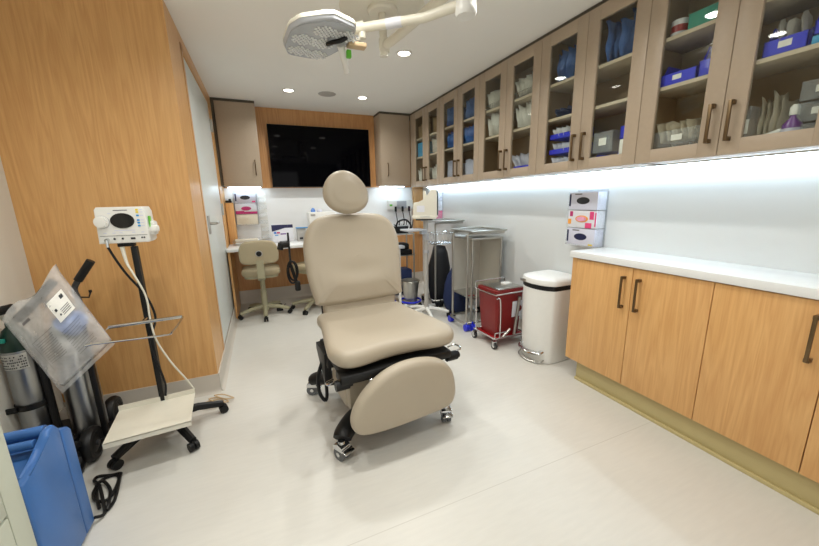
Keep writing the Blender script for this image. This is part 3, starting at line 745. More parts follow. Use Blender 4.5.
for side in (0, 1):
    for i in range(N_):
        for j in range(N_):
            g.b.faces.new((vs[side, i, j], vs[side, i+1, j], vs[side, i+1, j+1], vs[side, i, j+1]))
bmesh.ops.remove_doubles(g.b, verts=g.b.verts, dist=.004)
g.build('film', 'bag', BG, True, ang=180)
def on_bag(u, v, off=.006):
    i, j = u*N_, v*N_; i0, j0 = min(N_-1, int(i)), min(N_-1, int(j)); a, b = i-i0, j-j0
    p = (grid[0, i0, j0]*(1-a)+grid[0, i0+1, j0]*a)*(1-b)+(grid[0, i0, j0+1]*(1-a)+grid[0, i0+1, j0+1]*a)*b
    return p+V((.35, -.93, .05))*off
def patch(g, u0, v0, u1, v1, off=.004, n=4):
    q = [[g.b.verts.new(on_bag(u0+(u1-u0)*i/n, v0+(v1-v0)*j/n, off)) for j in range(n+1)] for i in range(n+1)]
    for i in range(n):
        for j in range(n): g.b.faces.new((q[i][j], q[i+1][j], q[i+1][j+1], q[i][j+1]))
    return g
patch(G(), .62, .18, .88, .42).build('paper_label', 'paper', BG, True)
g = G()
patch(g, .80, .21, .85, .25, .006, 2); patch(g, .66, .28, .69, .31, .006, 2); patch(g, .68, .35, .70, .37, .006, 2)
for k in range(4): patch(g, .72, .32+.02*k, .85, .326+.02*k, .006, 2)
g.build('label_print', 'dink', BG, True)
g = G()
for k in range(11):
    patch(g, .18, .42+.025*k, .46-.01*(k % 3), .426+.025*k, .003, 5); patch(g, .55, .50+.03*k, .86-.02*(k % 4), .506+.03*k, .003, 5)
patch(g, .14, .38, .50, .386, .003, 5); patch(g, .14, .38, .145, .75, .003, 5); patch(g, .2, .16, .32, .19, .003, 3)
g.build('bag_print', 'ink', BG, True)
mk = G().lathe([(0, .05), (.03, .045), (.05, .02), (.055, -.03), (.045, -.04), (0, -.04)], bagp(.72, .52)+V((0, .0, 0)), 18, Mx.Rotation(.9, 3, 'Y'))
tag(mk.build('breathing_mask', 'wrap', loc=bagp(.72, .52)), 'blue breathing mask inside the clear plastic bag', 'mask')
tag(G().tube([bagp(.15, .1), bagp(.45, .12)+V((0, .0, .01)), bagp(.85, .07)], .018, 10).build('mask_hose', 'rub', loc=bagp(.5, .1)), 'dark grey hose in the top of the clear plastic bag', 'hose')

# ------------------------------------------------------------------ blue machine, sage cabinet, cord
BM = T('suction_machine', (-.86, 1.43, 0), 'blue plastic portable machine with carry handle on the floor by the sage cabinet', 'machine')
X0, X1 = -1.02, -.735
def bprof(y0, y1, z1, r): return rrect(y0, .012, y1, z1, r)
prof = [(1.235, .012), (1.49, .012), (1.487, .508), (1.475, .520), (1.43, .545), (1.39, .548), (1.235, .60)]
# front shell with a scooped hand hold
outer = [(1.20, .012), (1.492, .012), (1.478, .44), (1.472, .50), (1.455, .522), (1.40, .545), (1.25, .60), (1.20, .60)]
core = [(1.27, .012), (1.490, .012), (1.490, .45), (1.44, .45), (1.40, .435), (1.34, .42), (1.27, .415)]
G().prism(core, (X0, 0, 0), (0, 1, 0), (0, 0, 1), (X1-X0-.026, 0, 0), .004).prism([(1.255, .012), (1.492, .012), (1.489, .485), (1.470, .508), (1.435, .510), (1.418, .497), (1.400, .465), (1.360, .447), (1.30, .440), (1.255, .44)], (X1-.028, 0, 0), (0, 1, 0), (0, 0, 1), (.028, 0, 0), .012, 3).build('front_shell', 'blue', BM, True)
G().prism([(1.494, .012), (1.562, .012), (1.558, .435), (1.545, .452), (1.494, .47)], (X0+.01, 0, 0), (0, 1, 0), (0, 0, 1), (X1-X0-.012, 0, 0), .010, 3).build('rear_shell', 'blue', BM, True)
G().tube([(X0+.01, 1.472, .490), (X1-.03, 1.472, .490)], .018, 12, ry=1.1).tube([(X0+.01, 1.418, .478), (X1-.035, 1.418, .478)], .015, 12).build('handle', 'blue', BM, True)
g = G()
for x in (X0+.03, X1-.03):
    for y in (1.24, 1.53): g.cyl((x, y, 0), (x, y, .014), .014, seg=12)
g.build('feet', 'rub', BM, True)
pts = []
cc = [(-.735, 1.60, .03), (-.78, 1.70, .012), (-.81, 1.80, .008), (-.766, 1.83, .008), (-.732, 1.798, .012), (-.72, 1.71, .016), (-.733, 1.663, .012), (-.773, 1.673, .016), (-.80, 1.73, .02), (-.79, 1.79, .02), (-.743, 1.728, .014), (-.718, 1.643, .018), (-.712, 1.60, .012), (-.705, 1.66, .008), (-.725, 1.79, .018), (-.735, 1.825, .012), (-.775, 1.835, .008), (-.825, 1.85, .008), (-.83, 1.82, .012), (-.79, 1.76, .022), (-.745, 1.66, .018), (-.717, 1.585, .010), (-.734, 1.553, .03)]
tag(G().tube([V(p) for p in cc], .0065, 8, smooth=6).build('power_cord', 'plb', loc=(-.65, 1.68, .002)), 'black power cord coiled on the floor beside the blue machine', 'cord')
SC = T('drawer_cabinet', (-.93, .75, 0), 'pale sage drawer cabinet at the left edge beside the blue machine', 'cabinet')
G().box((-1.155, .25, .04), (-.712, 1.19, .92), .003).box((-1.15, .27, 0), (-.75, 1.17, .04)).box((-.714, 1.125, .04), (-.700, 1.19, .92), .003).box((-.714, .25, .04), (-.700, .30, .92), .002).build('body', 'greycab', SC, True)
for z0, z1 in ((.05, .245), (.25, .445), (.45, .645), (.65, .78), (.785, .905)):
    dd = G().box((-.712, .305, z0+.002), (-.699, 1.121, z1-.002), .002).build('drawer', 'greycab', SC, True)
    G().box((-.70, .62, z1-.05), (-.675, .80, z1-.04), .003).build('handle', 'steel', dd, True)

# ------------------------------------------------------------------ desk and what stands on it
ZK = .745
tag(G().box((XA+.002, 4.02, ZK), (1.32, YB-.031, ZK+.032), .003).box((XA+.01, 4.06, .0), (XA+.03, YB-.07, ZK)).box((1.29, 4.06, .0), (1.31, YB-.07, ZK)).build('desk', ['white'], loc=(.5, 4.3, 0)), 'white desk top along the far wall below the television', 'desk')
bpy.data.objects['desk'].data.materials.append(M['wood'])
for f in bpy.data.objects['desk'].data.polygons:
    if f.center.z < ZK-.001 and not (f.center.z > ZK): f.material_index = 1 if f.center.z < ZK-.05 else 0
ZT2 = ZK+.033
# gloves dispensers
def glove_box(loc, rz, lab, front, ovalm, tissue=None, w=.235, h=.122, d=.085, group=None, extras=()):
    r = T('glove_box', loc, lab, 'box', group, rz)
    G().box((-w/2, -d, 0), (w/2, 0, h), .002).build('carton', front, r)
    o = disc_on(G(), 0, h*.52, w*.23, h*.2, -d, .0012).build('opening', ovalm, r)
    if tissue: disc_on(disc_on(G(), 0, h*.52, w*.17, h*.14, -d-.001, .006), .01, h*.55, w*.1, h*.1, -d-.006, .006).build('tissue', tissue, r)
    for (x0, z0, x1, z1, m) in extras:
        G().box((x0*w, -d-.0012, z0*h), (x1*w, -d+.0004, z1*h)).build('print', m, r)
    return r
def dispenser(loc, rz, lab, w=.25, h=.385, d=.095):
    r = T('glove_dispenser', loc, lab, 'dispenser', 'wall glove dispensers', rz)
    g = G().box((-w/2, -.004, 0), (w/2, 0, h+.015), .001)
    for k in range(3): g.box((-w/2, -d, k*.128), (w/2, 0, k*.128+.003))
    g.box((-w/2-.003, -d, 0), (-w/2, 0, h)).box((w/2, -d, 0), (w/2+.003, 0, h)).box((-w/2, -d, 0), (w/2, -d+.002, .012))
    g.build('holder', 'clear', r); return r
gx, gy, gz = XR-.006, 1.80, .895
dispenser((XR-.0, gy, gz), -90, 'clear wall rack of three glove boxes above the end of the white worktop')
ex = ((-.5, .2, -.44, .9, 'navy'), (-.3, .86, -.05, .93, 'ink'), (.3, .05, .44, .14, 'yellow'))
glove_box((gx, gy, gz+.004), -90, 'lowest glove box of the rack over the worktop, dark blue opening', 'lav', 'navy', None, group='glove boxes over the worktop', extras=ex)
glove_box((gx, gy, gz+.132), -90, 'middle glove box of the rack over the worktop, pink tissue in orange oval', 'card', 'orange', 'lpink', group='glove boxes over the worktop', extras=((-.5, .2, -.38, .5, 'orange'), (-.44, .65, -.33, .95, 'mag'), (.28, .5, .42, .95, 'pink'), (.14, .0, .36, .3, 'pink'), (.46, .1, .5, .9, 'pink')))
glove_box((gx, gy, gz+.260), -90, 'topmost glove box of the rack over the worktop, black opening', 'lav', 'dink', None, group='glove boxes over the worktop', extras=((-.5, .2, -.44, .9, 'navy'), (-.3, .86, -.05, .93, 'ink')))
# pink side print of the middle box facing the viewer
bx, bz, by = -.155, .99, YB
dispenser((bx, by-.0, bz), 0, 'clear wall rack with glove boxes above the left end of the desk', h=.385)
glove_box((bx, by-.006, bz+.132), 0, 'lower glove box in the rack above the desk, magenta opening', 'card', 'mag', None, group='glove boxes above the desk', extras=((-.5, .0, .5, .22, 'mag'), (-.5, .22, -.1, .3, 'mag')))
glove_box((bx, by-.006, bz+.260), 0, 'upper glove box in the rack above the desk, black opening', 'lav', 'dink', None, group='glove boxes above the desk', extras=((-.46, .2, -.40, .9, 'navy'), (.3, .05, .46, .2, 'pink')))
glove_box((bx, by-.006, bz+.004), 0, 'plain cream box in the bottom slot of the rack above the desk', 'cream', 'cream', None, group='glove boxes above the desk')
r = T('glove_dispenser', (XR, 4.15, .98), 'far wall rack of patterned boxes seen edge-on behind the white monitor', 'dispenser', 'wall glove dispensers', -90)
G().box((-.12, -.004, 0), (.12, 0, .36)).box((-.123, -.09, 0), (-.12, 0, .35)).box((.12, -.09, 0), (.123, 0, .35)).build('holder', 'clear', r)
for k, (f, o_, lab) in enumerate((('pink', 'dink', 'lowest'), ('card', 'mag', 'middle'), ('lav', 'navy', 'topmost'))):
    glove_box((XR-.006, 4.15, .985+k*.122), -90, f'{lab} box in the far rack behind the white monitor', f, o_, group='glove boxes in the far rack', h=.115, d=.08, extras=((-.46, .1, -.3, .9, 'mag' if k < 2 else 'navy'),))
# wooden file box with small black speaker on it
tag(G().box((-.368, 4.53, ZT2-.001), (-.285, YB-.032, 1.255), .003).build('wooden_file_box', 'wood', loc=(-.33, 4.6, ZT2)), 'tall narrow maple box at the left end of the desk', 'box')
r = T('small_speaker', (-.335, 4.59, 1.255), 'small black gadget on top of the narrow maple box', 'gadget')
G().box((-.365, 4.56, 1.256), (-.30, 4.62, 1.283), .006).build('body', 'plb', r, True); G().cyl((-.318, 4.59, 1.283), (-.318, 4.59, 1.30), .013).build('knob', 'plb', r, True)
# clear wall file rack
r = T('wall_file_rack', (.06, YB, .90), 'tall clear wall file rack beside the glove boxes above the desk', 'rack')
g = G().box((-.018, YB-.008, .80), (.075, YB-.001, 1.36), .001); g.build('back_panel', 'plw', r, True)
for k in range(6):
    z = .815+.09*k
    G().box((-.016, YB-.045, z), (.073, YB-.008, z+.004)).box((-.016, YB-.047, z), (.073, YB-.044, z+.045)).build('pocket', 'clear', r, True)
# paper tray
r = T('paper_tray', (-.18, 4.44, ZT2), 'low clear tray heaped with papers on the left of the desk', 'tray')
G().box((-.32, 4.30, ZT2), (-.04, 4.56, ZT2+.004)).box((-.32, 4.30, ZT2), (-.316, 4.56, ZT2+.06)).box((-.044, 4.30, ZT2), (-.04, 4.56, ZT2+.06)).box((-.32, 4.556, ZT2), (-.04, 4.56, ZT2+.06)).build('tray', 'clear', r, True)
for k, m in enumerate(('paper', 'ink', 'paper', 'card', 'tan', 'paper', 'cream')):
    tag(G().box((-.12, -.10, 0), (.12, .10, .007), .001).build('paper_sheaf', m), f'{["bottom white", "dark grey", "second white", "pale", "tan", "upper white", "topmost cream"][k]} sheaf of papers in the clear desk tray', 'papers', 'sheaves in the desk tray')
    o = bpy.data.objects[-1] if False else col.objects[-1]
    o.location = (-.18+random.uniform(-.012, .012), 4.43+random.uniform(-.01, .01), ZT2+.0045+.0078*k); o.rotation_euler = (0, 0, random.uniform(-.08, .08))
# tissue / leaflet cartons
r = T('leaflet_box', (.245, 4.50, ZT2), 'white and navy printed carton leaning upright on the desk', 'box')
Rm = Mx.Rotation(math.radians(-10), 3, 'X')
G().prism([(0, 0), (.245, 0), (.245, .205), (0, .205)], (.10, 4.46, ZT2+.002), (1, 0, 0), (0, .12, .99), (0, .05, 0), .001).build('carton', 'card', r, True)
def on_front(x0, z0, x1, z1, m, y=4.46, xb=.10):
    G().prism([(x0, z0), (x1, z0), (x1, z1), (x0, z1)], (xb, y-.001, ZT2+.002), (1, 0, 0), (0, .12, .99), (0, -.0008, 0)).build('print', m, r, True)
on_front(0, .165, .245, .205, 'navy')
G().prism([(0, .165), (0, .125), (.08, .145), (.15, .165)], (.10, 4.459, ZT2+.002), (1, 0, 0), (0, .12, .99), (0, -.0008, 0)).build('print', 'navy', r, True)
for x0, z0, x1, z1, m in ((.02, .095, .05, .125, 'wrap'), (.055, .1, .09, .118, 'mag'), (.095, .085, .16, .10, 'purple'), (.03, .075, .07, .085, 'cyand')): on_front(x0, z0, x1, z1, m)
r = T('small_carton', (.44, 4.46, ZT2), 'small grey carton with dark label beside the printed carton on the desk', 'box')
G().box((.385, 4.42, ZT2), (.49, 4.50, ZT2+.155), .002).build('carton', 'spk', r, True)
G().box((.41, 4.418, ZT2+.02), (.45, 4.4205, ZT2+.045)).build('label', 'dink', r, True)
tag(G().box((.375, 4.41, ZT2+.156), (.53, 4.47, ZT2+.166), .002).build('blue_notebook', 'cyand', loc=(.44, 4.44, ZT2+.156)), 'thin blue notebook lying on the small grey carton', 'notebook')
r = T('phone_stand', (.515, 4.30, ZT2), 'black phone stand between the small carton and the white upright machine', 'stand')
G().box((.46, 4.26, ZT2), (.54, 4.34, ZT2+.012), .003).prism([(0, 0), (.05, 0), (.07, .16), (.05, .16)], (.465, 4.31, ZT2+.01), (1, 0, 0), (0, 0, 1), (0, .012, 0)).build('body', 'plb', r, True)
r = T('desk_machine', (.70, 4.45, ZT2), 'white upright machine on the desk behind the treatment chair', 'machine')
G().box((.535, 4.36, ZT2), (.86, 4.58, ZT2+.345), .012).build('body', 'plw', r, True)
G().box((.555, 4.356, ZT2+.30), (.61, 4.361, ZT2+.325), .002).build('button', 'spk', r, True)
r = T('desk_gadget', (.64, 4.46, ZT2+.346), 'small blue and white gadget on top of the white desk machine', 'gadget')
G().lathe([(0, 0), (.028, 0), (.028, .02), (.015, .045), (0, .05)], (.60, 4.46, ZT2+.346), 16).build('base', 'wrap', r, True)
G().lathe([(0, 0), (.03, .0), (.034, .012), (.02, .03), (0, .033)], (.68, 4.46, ZT2+.346), 16).build('cap', 'lav', r, True)

# ------------------------------------------------------------------ stools
def stool(x, y, rz, lab):
    r = T('office_stool', (x, y, 0), lab, 'chair', 'beige office chairs at the desk', rz)
    five_star(r, (0, 0, 0), .27, .026, 'stoolp', phase=math.radians(-90), tip=.05)
    G().cyl((0, 0, .075), (0, 0, .28), .034, seg=18).cyl((0, 0, .28), (0, 0, .47), .026, seg=18).cyl((0, 0, .06), (0, 0, .12), .05, .036, seg=18).build('column', 'stoolp', r)
    so = rrect(-.195, -.19, .195, .19, .08)
    G().pad(so, .075, .032, lambda a, b: .008, Mx.Translation((0, .0, .515)) @ Mx(((1, 0, 0, 0), (0, 0, -1, 0), (0, -1, 0, 0), (0, 0, 0, 1)))).build('seat', 'stool', r, ang=80)
    G().prism(rrect(-.17, -.16, .17, .16, .06), (0, 0, .452), (1, 0, 0), (0, 1, 0), (0, 0, .03), .006).build('seat_pan', 'stoolp', r)
    G().prism([(-.09, .44), (-.25, .45), (-.285, .48), (-.285, .72), (-.262, .72), (-.262, .50), (-.24, .475), (-.09, .465)], (-.036, 0, 0), (0, 1, 0), (0, 0, 1), (.072, 0, 0), .004).build('back_bracket', 'stoolp', r)
    bo = smooth2([(-.19, -.03), (-.175, -.095), (-.10, -.12), (.10, -.12), (.175, -.095), (.19, -.03), (.18, .06), (.13, .115), (0, .128), (-.13, .115), (-.18, .06)], 5)
    bk = G().pad(bo, .05, .022, lambda a, b: .006, Mx.Translation((0, -.255, .745))).build('backrest', 'stool', r, ang=80)
    disc_on(disc_on(G(), 0, 0, .05, .046, 0, .004), 0, 0, .026, .026, -.004, .012).build('knob', 'plb', bk)
    bk.children[0].location = (0, -.281, .738)
    disc_on(G(), 0, .738, .036, .033, -.286, .003).build('ring', 'spk', bk)
    return r
s1 = stool(-.06, 4.10, 0, 'beige office chair tucked under the left of the desk, back towards the viewer')
s2 = dup(s1, (.50, 4.09, 0), 'beige office chair partly hidden behind the treatment chair', rz=38)

# ------------------------------------------------------------------ waste bin
WB = T('pedal_bin', (2.025, 1.955, 0), 'white pedal bin with black band beside the maple cabinet', 'bin', rz=-88)
def dshape(w, d, n=10, bulge=.05):
    o = []
    for k in range(n+1):
        t = -1+2*k/n; o.append((t*w/2*.9, -d/2-bulge*(1-t*t)+.0))
    r_ = .05
    o = smooth2([(-w/2, -d/2+.05), (-w/2+.02, -d/2), (-w/4, -d/2-bulge*.75), (0, -d/2-bulge), (w/4, -d/2-bulge*.75), (w/2-.02, -d/2), (w/2, -d/2+.05), (w/2, d/2-.05), (w/2-.02, d/2-.01), (w/4, d/2), (-w/4, d/2), (-w/2+.02, d/2-.01), (-w/2, d/2-.05)], 4)
    return o
def sc(o, k): return [(x*k, y*k) for x, y in o]
D = dshape(.325, .30)
def loftz(prof, name, m, par, D=D, tiltf=None):
    g = G(); L = []
    for z, k in prof: L.append([g.b.verts.new((x*k, y*k, z+(tiltf(x*k, y*k) if tiltf else 0))) for x, y in D])
    n = len(D)
    for A, B in zip(L, L[1:]):
        for i in range(n): g.b.faces.new((A[i], A[(i+1) % n], B[(i+1) % n], B[i]))
    g.b.faces.new(L[0][::-1]); g.b.faces.new(L[-1])
    return g.build(name, m, par)
loftz([(.004, .93), (.02, .95), (.30, .98), (.578, 1.0)], 'body', 'plw', WB)
loftz([(.578, 1.003), (.582, 1.01), (.612, 1.01)], 'band', 'plb', WB)
loftz([(.612, 1.0), (.616, 1.03), (.638, 1.03), (.652, 1.0), (.662, .9), (.668, .6), (.67, .2)], 'lid', 'plw', WB)
G().prism([(-.075, -.012), (.075, -.012), (.075, .012), (-.075, .012)], (-.06, -.192, .622), (1, -.08, 0), (0, 0, 1), (0, -.006, 0), .002).build('lid_catch', 'steel', WB)
g = G().tube([(-.10, -.165, .095), (-.09, -.20, .085), (0, -.225, .08), (.09, -.20, .085), (.10, -.165, .095)], .02, 10, smooth=4, ry=.6)
g.build('pedal', 'chrome', WB)
G().tube([(-.12, -.16, .03), (-.10, -.205, .014), (0, -.235, .012), (.10, -.205, .014), (.12, -.16, .03)], .005, 8, smooth=4).build('pedal_bar', 'steel', WB)

# ------------------------------------------------------------------ red sharps container on its dolly
SD = T('sharps_dolly', (1.86, 2.36, 0), 'red wheeled chrome dolly holding the sharps container', 'dolly', rz=2)
G().box((-.155, -.135, .07), (.155, .135, .085), .003).build('deck', 'redp', SD)
for x, y in ((-.165, -.14), (.165, -.14), (-.165, .14), (.165, .14)):
    w = G().cyl((x-.011, y, .03), (x+.011, y, .03), .03, seg=20).build('caster', 'rub', SD)
    G().cyl((x-.013, y, .03), (x+.013, y, .03), .018, seg=14).box((x-.018, y-.012, .03), (x-.014, y+.012, .066)).box((x+.014, y-.012, .03), (x+.018, y+.012, .066)).box((x-.018, y-.014, .062), (x+.018, y+.014, .070)).build('fork', 'chrome', w)
def ringr(x0, y0, x1, y1, z, r, g): return g.tube([(x0, y0, z), (x1, y0, z), (x1, y1, z), (x0, y1, z)], r, 8, closed=True)
g = G(); ringr(-.165, -.145, .165, .145, .088, .007, g); ringr(-.165, -.145, .165, .145, .47, .006, g)
g.tube([(-.12, -.15, .09), (-.12, -.155, .25), (-.13, -.155, .43), (-.165, -.155, .44)], .005, 8, smooth=3).tube([(.12, .145, .09), (.12, .15, .47)], .006, 8).tube([(-.165, .12, .09), (-.17, .12, .47)], .006, 8)
g.tube([(-.165, .145, .47), (-.165, .145, .53), (.165, .145, .53), (.165, .145, .47)], .006, 8)
g.tube([(-.165, -.145, .088), (-.165, -.145, .14), (-.05, -.16, .14)], .005, 8)
g.build('chrome_frame', 'chrome', SD)
G().cyl((.03, -.155, .10), (.075, -.155, .43), .013, seg=10).build('strut', 'steel', SD)
G().cyl((-.10, -.16, .10), (-.02, -.16, .16), .012, seg=10).build('strut', 'steel', SD)
SB = T('sharps_container', (1.86, 2.36, .086), 'dark red sharps container with steel lid standing in the chrome dolly', 'container', rz=2)
g = G()
L = [[g.b.verts.new((x*k, y*k, z)) for x, y in rrect(-.15, -.13, .15, .13, .02)] for z, k in ((0, .82), (.38, .98), (.38, 1.02), (.41, 1.02))]
for A, B in zip(L, L[1:]):
    for i in range(len(A)): g.b.faces.new((A[i], A[(i+1) % len(A)], B[(i+1) % len(A)], B[i]))
g.b.faces.new(L[0][::-1]); g.b.faces.new(L[-1]); g.build('tub', 'red', SB)
G().box((-.12, -.12, .411), (.14, .10, .422), .003).build('lid', 'steel', SB)
G().box((.02, -.03, .422), (.10, .03, .44), .006).build('lid_knob', 'plw', SB)
G().prism([(-.01, 0), (.10, 0), (.10, .14), (-.01, .14)], (.035, -.1215, .16), (1, 0, 0), (0, -.055, .998), (0, -.001, 0)).build('white_label', 'card', SB)
G().prism([(.065+.03*math.cos(2*PI*k/16), .07+.03*math.sin(2*PI*k/16)) for k in range(16)], (.035, -.1228, .16), (1, 0, 0), (0, -.055, .998), (0, -.001, 0)).build('hazard_mark', 'red', SB)

# ------------------------------------------------------------------ stainless trolley and instrument stands
def caster_leg(par, p, m='bin', r=.033):
    x, y, _ = p
    return G().cyl((x-.02, y, r), (x-.004, y, r), r, seg=18).cyl((x+.004, y, r), (x+.02, y, r), r, seg=18).cyl((x, y, r), (x, y, .085), .009, seg=8).build('caster', m, par, True)
ST = T('stainless_trolley', (1.96, 2.88, 0), 'stainless steel trolley with panelled sides behind the red sharps container', 'trolley')
sx0, sx1, sy0, sy1 = 1.80, 2.13, 2.72, 3.08
for x in (sx0, sx1):
    for y in (sy0, sy1):
        lg = G().cyl((x, y, .07), (x, y, .875), .0115, seg=12).build('leg', 'steel', ST, True)
        caster_leg(lg, (x, y, 0), 'plb', .034)
G().box((sx0-.012, sy0-.012, .865), (sx1+.012, sy1+.012, .885), .003).build('top', 'steel', ST, True)
G().box((sx0, sy0, .285), (sx1, sy1, .30), .002).build('shelf', 'steel', ST, True)
G().box((sx0, sy1-.006, .30), (sx1, sy1, .865)).box((sx1-.006, sy0, .30), (sx1, sy1, .865)).build('side_panel', 'panel', ST, True)
tag(G().tube([(1.80, 2.80, .305), (1.87, 2.78, .306), (1.87, 2.85, .305)], .005, 6).build('red_clip', 'redp', loc=(1.85, 2.8, .30)), 'small red wire clip on the lower shelf of the stainless trolley', 'clip')
def tray_stand(x0, y0, x1, y1, z, px, lab, m='bin'):
    """tray on a hooked tube frame: two posts at the left, a base on casters"""
    r = T('instrument_stand', (px, (y0+y1)/2, 0), lab, 'stand', 'instrument tray stands')
    G().tube([(px, y0+.06, .075), (px, y0+.06, z-.035), (px+.02, y0+.06, z-.022), (x1-.02, y0+.02, z-.022), (x1-.02, y1-.02, z-.022), (px+.02, y1-.06, z-.022), (px, y1-.06, z-.035), (px, y1-.06, .075)], .011, 10).build('frame', 'steel', r, True)
    b = G().tube([(px+.32, y0+.04, .075), (px-.01, y0+.04, .075), (px-.03, y0+.07, .075), (px-.03, y1-.07, .075), (px-.01, y1-.04, .075), (px+.32, y1-.04, .075)], .012, 10).build('base_frame', 'steel', r, True)
    for p in ((px-.01, y0+.04, 0), (px+.05, y0+.03, 0), (px-.01, y1-.04, 0)): caster_leg(b, p, m)
    g = G().box((x0, y0, z-.012), (x1, y1, z-.008))
    g.tube([(x0, y0, z), (x1, y0, z), (x1, y1, z), (x0, y1, z)], .007, 8, closed=True)
    for a, b_ in (((x0, y0), (x1, y0)), ((x1, y0), (x1, y1)), ((x1, y1), (x0, y1)), ((x0, y1), (x0, y0))):
        g.box((min(a[0], b_[0])-.001, min(a[1], b_[1])-.001, z-.012), (max(a[0], b_[0])+.001, max(a[1], b_[1])+.001, z))
    g.build('tray', 'steel', r, True)
    return r
tray_stand(1.73, 2.62, 2.11, 3.0, .955, 1.72, 'instrument stand with steel tray set over the stainless trolley')
tray_stand(1.78, 3.42, 2.15, 3.82, 1.005, 1.80, 'taller instrument stand with steel tray behind the white monitor pole', 'plb')
# white monitor on a rolling pole
MP = T('monitor_pole', (1.555, 3.22, 0), 'white pole stand on a five-legged wheeled base carrying the cream monitor', 'stand')
five_star(MP, (0, 0, 0), .24, .022, 'plw', phase=math.radians(-30), z=.07)
G().cyl((0, 0, .06), (0, 0, 1.039), .024, seg=18).cyl((0, 0, .05), (0, 0, .12), .05, .03, seg=18).build('pole', 'spk', MP)
G().cyl((0, 0, .84), (0, 0, .90), .034, seg=18).cyl((0, 0, .70), (0, 0, .73), .032, seg=18).build('collar', 'plg', MP)
g = G()
for z in (.80, .90): ringr(.04, -.10, .30, .10, z, .004, g)
for k in range(8): g.tube([(.04+.26*k/7, -.10, .90), (.055+.23*k/7, -.09, .79), (.055+.23*k/7, .09, .79), (.04+.26*k/7, .10, .90)], .0028, 6)
for k in range(4): g.tube([(.04, -.09+.06*k, .90), (.055, -.09+.06*k, .79), (.285, -.09+.06*k, .79), (.30, -.09+.06*k, .90)], .0028, 6)
g.build('wire_basket', 'chrome', MP)
G().box((-.24, -.07, .935), (-.02, .12, .953), .004).box((-.06, -.03, .90), (.0, .03, .94)).build('side_tray', 'plg', MP)
CM = T('cream_monitor', (1.555, 3.21, 1.052), 'cream patient monitor seen from the side on the white pole', 'monitor', rz=-30)
CM.scale = (.86, .86, .98)
G().prism([(-.145, .02), (.115, .0), (.135, .02), (.135, .25), (.125, .30), (.06, .30), (.045, .27), (.02, .225), (-.01, .195), (-.03, .185), (-.135, .17), (-.145, .15)], (0, -.10, 0), (1, 0, 0), (0, 0, 1), (0, .20, 0), .012, 3).prism([(-.03, .19), (.02, .20), (-.005, .29), (-.03, .285)], (0, -.03, 0), (1, 0, 0), (0, 0, 1), (0, .05, 0), .006).box((-.155, -.105, .005), (.12, .105, .045), .012).build('casing', 'plc', CM)
G().box((.1345, -.09, .04), (.145, .09, .285), .003).build('screen', 'oval', CM)
G().box((-.10, -.102, .075), (-.01, -.0995, .14)).build('label', 'card', CM)
G().box((-.12, -.03, -.012), (.08, .05, .004)).build('mount_plate', 'plb', CM)
g = G()
for k in range(3): g.box((-.06, -.104, .023+.006*k), (.05, -.1055, .025+.006*k))
g.build('vents', 'plg', CM)
# diagnostic unit on the far wall
DU = T('wall_diagnostic_unit', (1.84, YB, 1.11), 'white wall diagnostic unit with corded instruments in the far corner', 'diagnostic set')
G().box((1.66, YB-.075, 1.115), (2.035, YB-.001, 1.25), .008).build('housing', 'plw', DU, True)
G().box((1.78, YB-.11, 1.13), (1.92, YB-.074, 1.235), .008).build('cradle', 'plg', DU, True)
G().box((1.675, YB-.0765, 1.165), (1.715, YB-.0745, 1.19)).build('green_label', 'lgreen', DU, True)
for x in (1.745, 1.85, 1.95):
    h = G().cyl((x, YB-.125, 1.09), (x, YB-.125, 1.16), .016, seg=12).build('instrument_head', 'plb', DU, True)
    G().tube([(x, YB-.125, 1.09), (x+.02, YB-.12, .98), (x+.03, YB-.10, .88), (x+.05, YB-.10, .85), (x+.06, YB-.12, .96)], .006, 8, smooth=5).build('cord', 'plb', h, True)
WS = T('white_stand', (1.33, 3.42, 0), 'slim white pole stand with splayed legs right behind the treatment chair', 'stand')
for k in range(4):
    a = math.radians(20+90*k); lg = G().tube([(0, 0, .075), (.08*math.cos(a), .08*math.sin(a), .08), (.15*math.cos(a), .15*math.sin(a), .04)], .016, 8).build('leg', 'plw', WS)
    G().cyl((.15*math.cos(a)-.012, .15*math.sin(a), .022), (.15*math.cos(a)+.012, .15*math.sin(a), .022), .022, seg=14).build('caster', 'plb', lg)
G().cyl((0, 0, .06), (0, 0, .74), .014, seg=14).build('pole', 'plw', WS)
G().box((-.05, -.05, .74), (.05, .05, .77), .006).build('head_plate', 'plg', WS)
# clutter trolley left of the white pole
CT = T('utility_trolley', (1.50, 3.86, 0), 'low steel trolley crowded with equipment in the far right corner', 'trolley')
for x in (1.38, 1.66):
    for y in (3.775, 4.0):
        lg = G().cyl((x, y, .07), (x, y, .86), .010, seg=10).build('leg', 'steel', CT, True); caster_leg(lg, (x, y, 0), 'bin', .032)
for z in (.86, .60, .12): G().box((1.365, 3.76, z-.01), (1.675, 4.015, z), .002).build('shelf', 'steel', CT, True)
r = T('black_monitor_unit', (1.50, 3.86, .86), 'black equipment case on top of the low steel trolley', 'equipment')
G().box((1.41, 3.78, .862), (1.60, 3.96, .945), .01).build('case', 'plb', r, True)
G().tube([(1.42, 3.75, .90), (1.45, 3.74, 1.0), (1.55, 3.74, 1.02), (1.62, 3.76, .95), (1.60, 3.78, .88)], .011, 8, smooth=5).build('hose', 'plb', r, True)
r = T('grey_tray_of_tools', (1.50, 3.86, .946), 'pale tray of small tools on the black equipment case', 'tray')
G().box((1.42, 3.77, .946), (1.59, 3.94, .952)).build('tray', 'plg', r, True)
